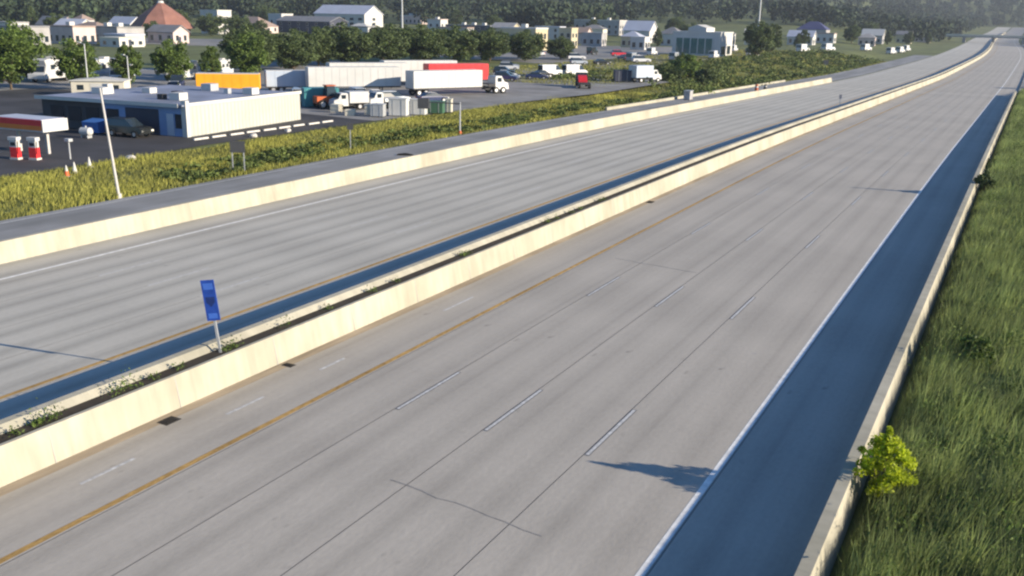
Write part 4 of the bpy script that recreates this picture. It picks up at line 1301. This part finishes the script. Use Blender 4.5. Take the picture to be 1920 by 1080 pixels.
building('commercial_building', 'narrow cream block beside the mansard building', -166, 360, 5.5, 6, 7.4, 'wall_cream', 'wall_cream', nw=(2, 2))
building('warehouse', 'wide pale grey block near the foot of the hill', -240, 568, 30, 14, 8.5, 'wall_grey', 'trim_white', nw=(7, 4), units=2)
building('warehouse', 'white gabled hall left of the big white store', -180, 478, 14, 12, 6.0, 'wall_white', 'roof_light', 'gable_x', 4.5, (3, 3))
building('house', 'white house in front of the gabled hall', -150, 440, 10, 9, 5.5, 'wall_white', 'roof_grey', 'hip', 3.0, (3, 2))
building('house', 'small white building beyond the mansard building', -140, 372, 6, 6, 4.6, 'wall_white', 'trim_white', nw=(2, 2))
t = building('store', 'big white store with teal glass front beside the tall tree', -104, 338, 17, 15, 7.6, 'wall_white', 'trim_white', nw=(0, 0), units=1)
MB().box(-7.4, 6.0, -7.62, -7.502, 0.8, 5.9).build('glass_front', 'glass_teal', t)
for i in range(6):
    MB().box(-7.4 + i * 2.62, -7.1 + i * 2.62, -7.72, -7.622, 0.6, 6.0).build('mullion', 'trim_white', t)
MB().prism([(-3.0, 7.9), (-3.0, 9.4), (0, 10.4), (3.4, 9.4), (3.4, 7.9)], -7.7, 2.0).build('raised_gable', 'wall_white', t)
MB().box(8.502, 8.6, -6, -2, 0.6, 3.4).build('window', 'glass', t)
MB().box(8.502, 8.6, 1, 5, 0.6, 3.4).build('window', 'glass', t)
building('house', 'house with dark blue roof past the tall tree', -119, 604, 17, 12, 6.0, 'wall_grey', 'roof_navy', 'hip', 4.6, (4, 3))
building('house', 'low white house in front of the blue roof', -112, 540, 13, 9, 4.2, 'wall_white', 'roof_light', 'gable_x', 3.0, (4, 2))
building('house', 'grey house with white gable farther along the back road', -90, 640, 12, 9, 5.0, 'wall_grey', 'trim_white', 'gable_x', 3.4, (3, 2))
building('warehouse', 'far white flat roofed hall among the trees', -150, 1010, 24, 14, 6.5, 'wall_white', 'roof_light', nw=(5, 3))
building('house', 'tiny pink house at the end of the back road', -82, 850, 12, 9, 7.0, 'wall_pink', 'trim_white', 'hip', 3.0, (3, 2))
building('house', 'far pale house beside the overpass', -95, 1120, 14, 10, 7.0, 'wall_white', 'roof_light', 'hip', 3.5, (3, 2))

low = [(-270, 232, 10, 8, 3.4), (-282, 262, 12, 8, 4.0), (-310, 236, 10, 10, 5.0), (-322, 262, 14, 9, 4.6), (-336, 236, 12, 9, 6.0), (-345, 272, 12, 8, 5.0), (-300, 404, 14, 9, 5.0), (-318, 428, 12, 8, 4.5),
       (-262, 432, 16, 9, 5.5), (-244, 452, 12, 9, 6.0), (-232, 480, 14, 9, 6.5), (-215, 500, 12, 9, 6.0), (-205, 452, 10, 8, 5.0), (-190, 425, 9, 8, 5.0), (-172, 400, 9, 8, 5.2), (-152, 395, 8, 7, 4.6),
       (-135, 470, 11, 8, 5.5), (-128, 505, 10, 8, 5.5), (-106, 575, 10, 8, 5.0), (-86, 590, 9, 7, 4.6), (-100, 700, 12, 9, 6.0), (-84, 745, 10, 8, 6.0)]
wl_ = ['wall_white', 'wall_pink', 'wall_grey', 'wall_cream', 'wall_white', 'beige']
rl_ = ['roof_light', 'roof_grey', 'trim_white', 'roof_tan', 'wall_grey']
for i, (x, y, a_, b_, h_) in enumerate(low):
    o = building('low_building', 'small low-roofed building in the far town', x, y, a_, b_, h_, wl_[i % 6], rl_[i % 5], ('flat', 'gable_x', 'flat', 'hip')[i % 4], 2.2, (3, 2), rz=(i % 3) * 4, units=i % 2)
    o['group'] = 'small buildings of the far town'

# overpass crossing the freeway in the distance
t = thing('overpass', 'distant concrete overpass crossing above the freeway', 'bridge', (-22 + float(CX(940)), 940, -3.2), A(-4))
MB().box(-95, 95, -5, 5, 4.6, 6.0).build('deck', 'wall_grey', t)
for sy in (-1, 1):
    MB().box(-95, 95, sy * 5.2 - 0.19, sy * 5.2 + 0.19, 5.6, 7.0).build('parapet', 'beige', t)
for px in (-48, -24, -1.2, 22, 46):
    MB().box(px - 0.8, px + 0.8, -4, 4, -0.5, 4.6).build('pier', 'wall_grey', t)
for sx in (-1, 1):
    MB().add([(sx * 70, -9, -1), (sx * 110, -9, -1), (sx * 110, 9, -1), (sx * 70, 9, -1), (sx * 84, -5.4, 4.55), (sx * 110, -5.4, 5.9), (sx * 110, 5.4, 5.9), (sx * 84, 5.4, 4.55)],
             [(0, 1, 5, 4), (1, 2, 6, 5), (2, 3, 7, 6), (3, 0, 4, 7), (4, 5, 6, 7)]).build('abutment', 'ground_grass', t)
bank = shrub('dark leafy bush at the far end of the near barrier', 1.5, 262, 3.0, 2.4, 1500, 'leaf_dark', 0.3, name='bush')

# ------------------------------------------------------------------ haze: the air between here and the hills
hz = MB().box(-1950, 1000, -130, 2920, -8.5, 125).build('haze', None)
hm = bpy.data.materials.new('haze')
hm.use_nodes = True
hn = hm.node_tree
hn.nodes.remove(hn.nodes['Principled BSDF'])
pv = hn.nodes.new('ShaderNodeVolumePrincipled')
pv.inputs['Color'].default_value = (0.80, 0.88, 1.0, 1)
pv.inputs['Density'].default_value = 0.00012
pv.inputs['Anisotropy'].default_value = 0.2
hn.links.new(pv.outputs[0], hn.nodes['Material Output'].inputs['Volume'])
hz.data.materials.append(hm)
tag(hz, kind='stuff')
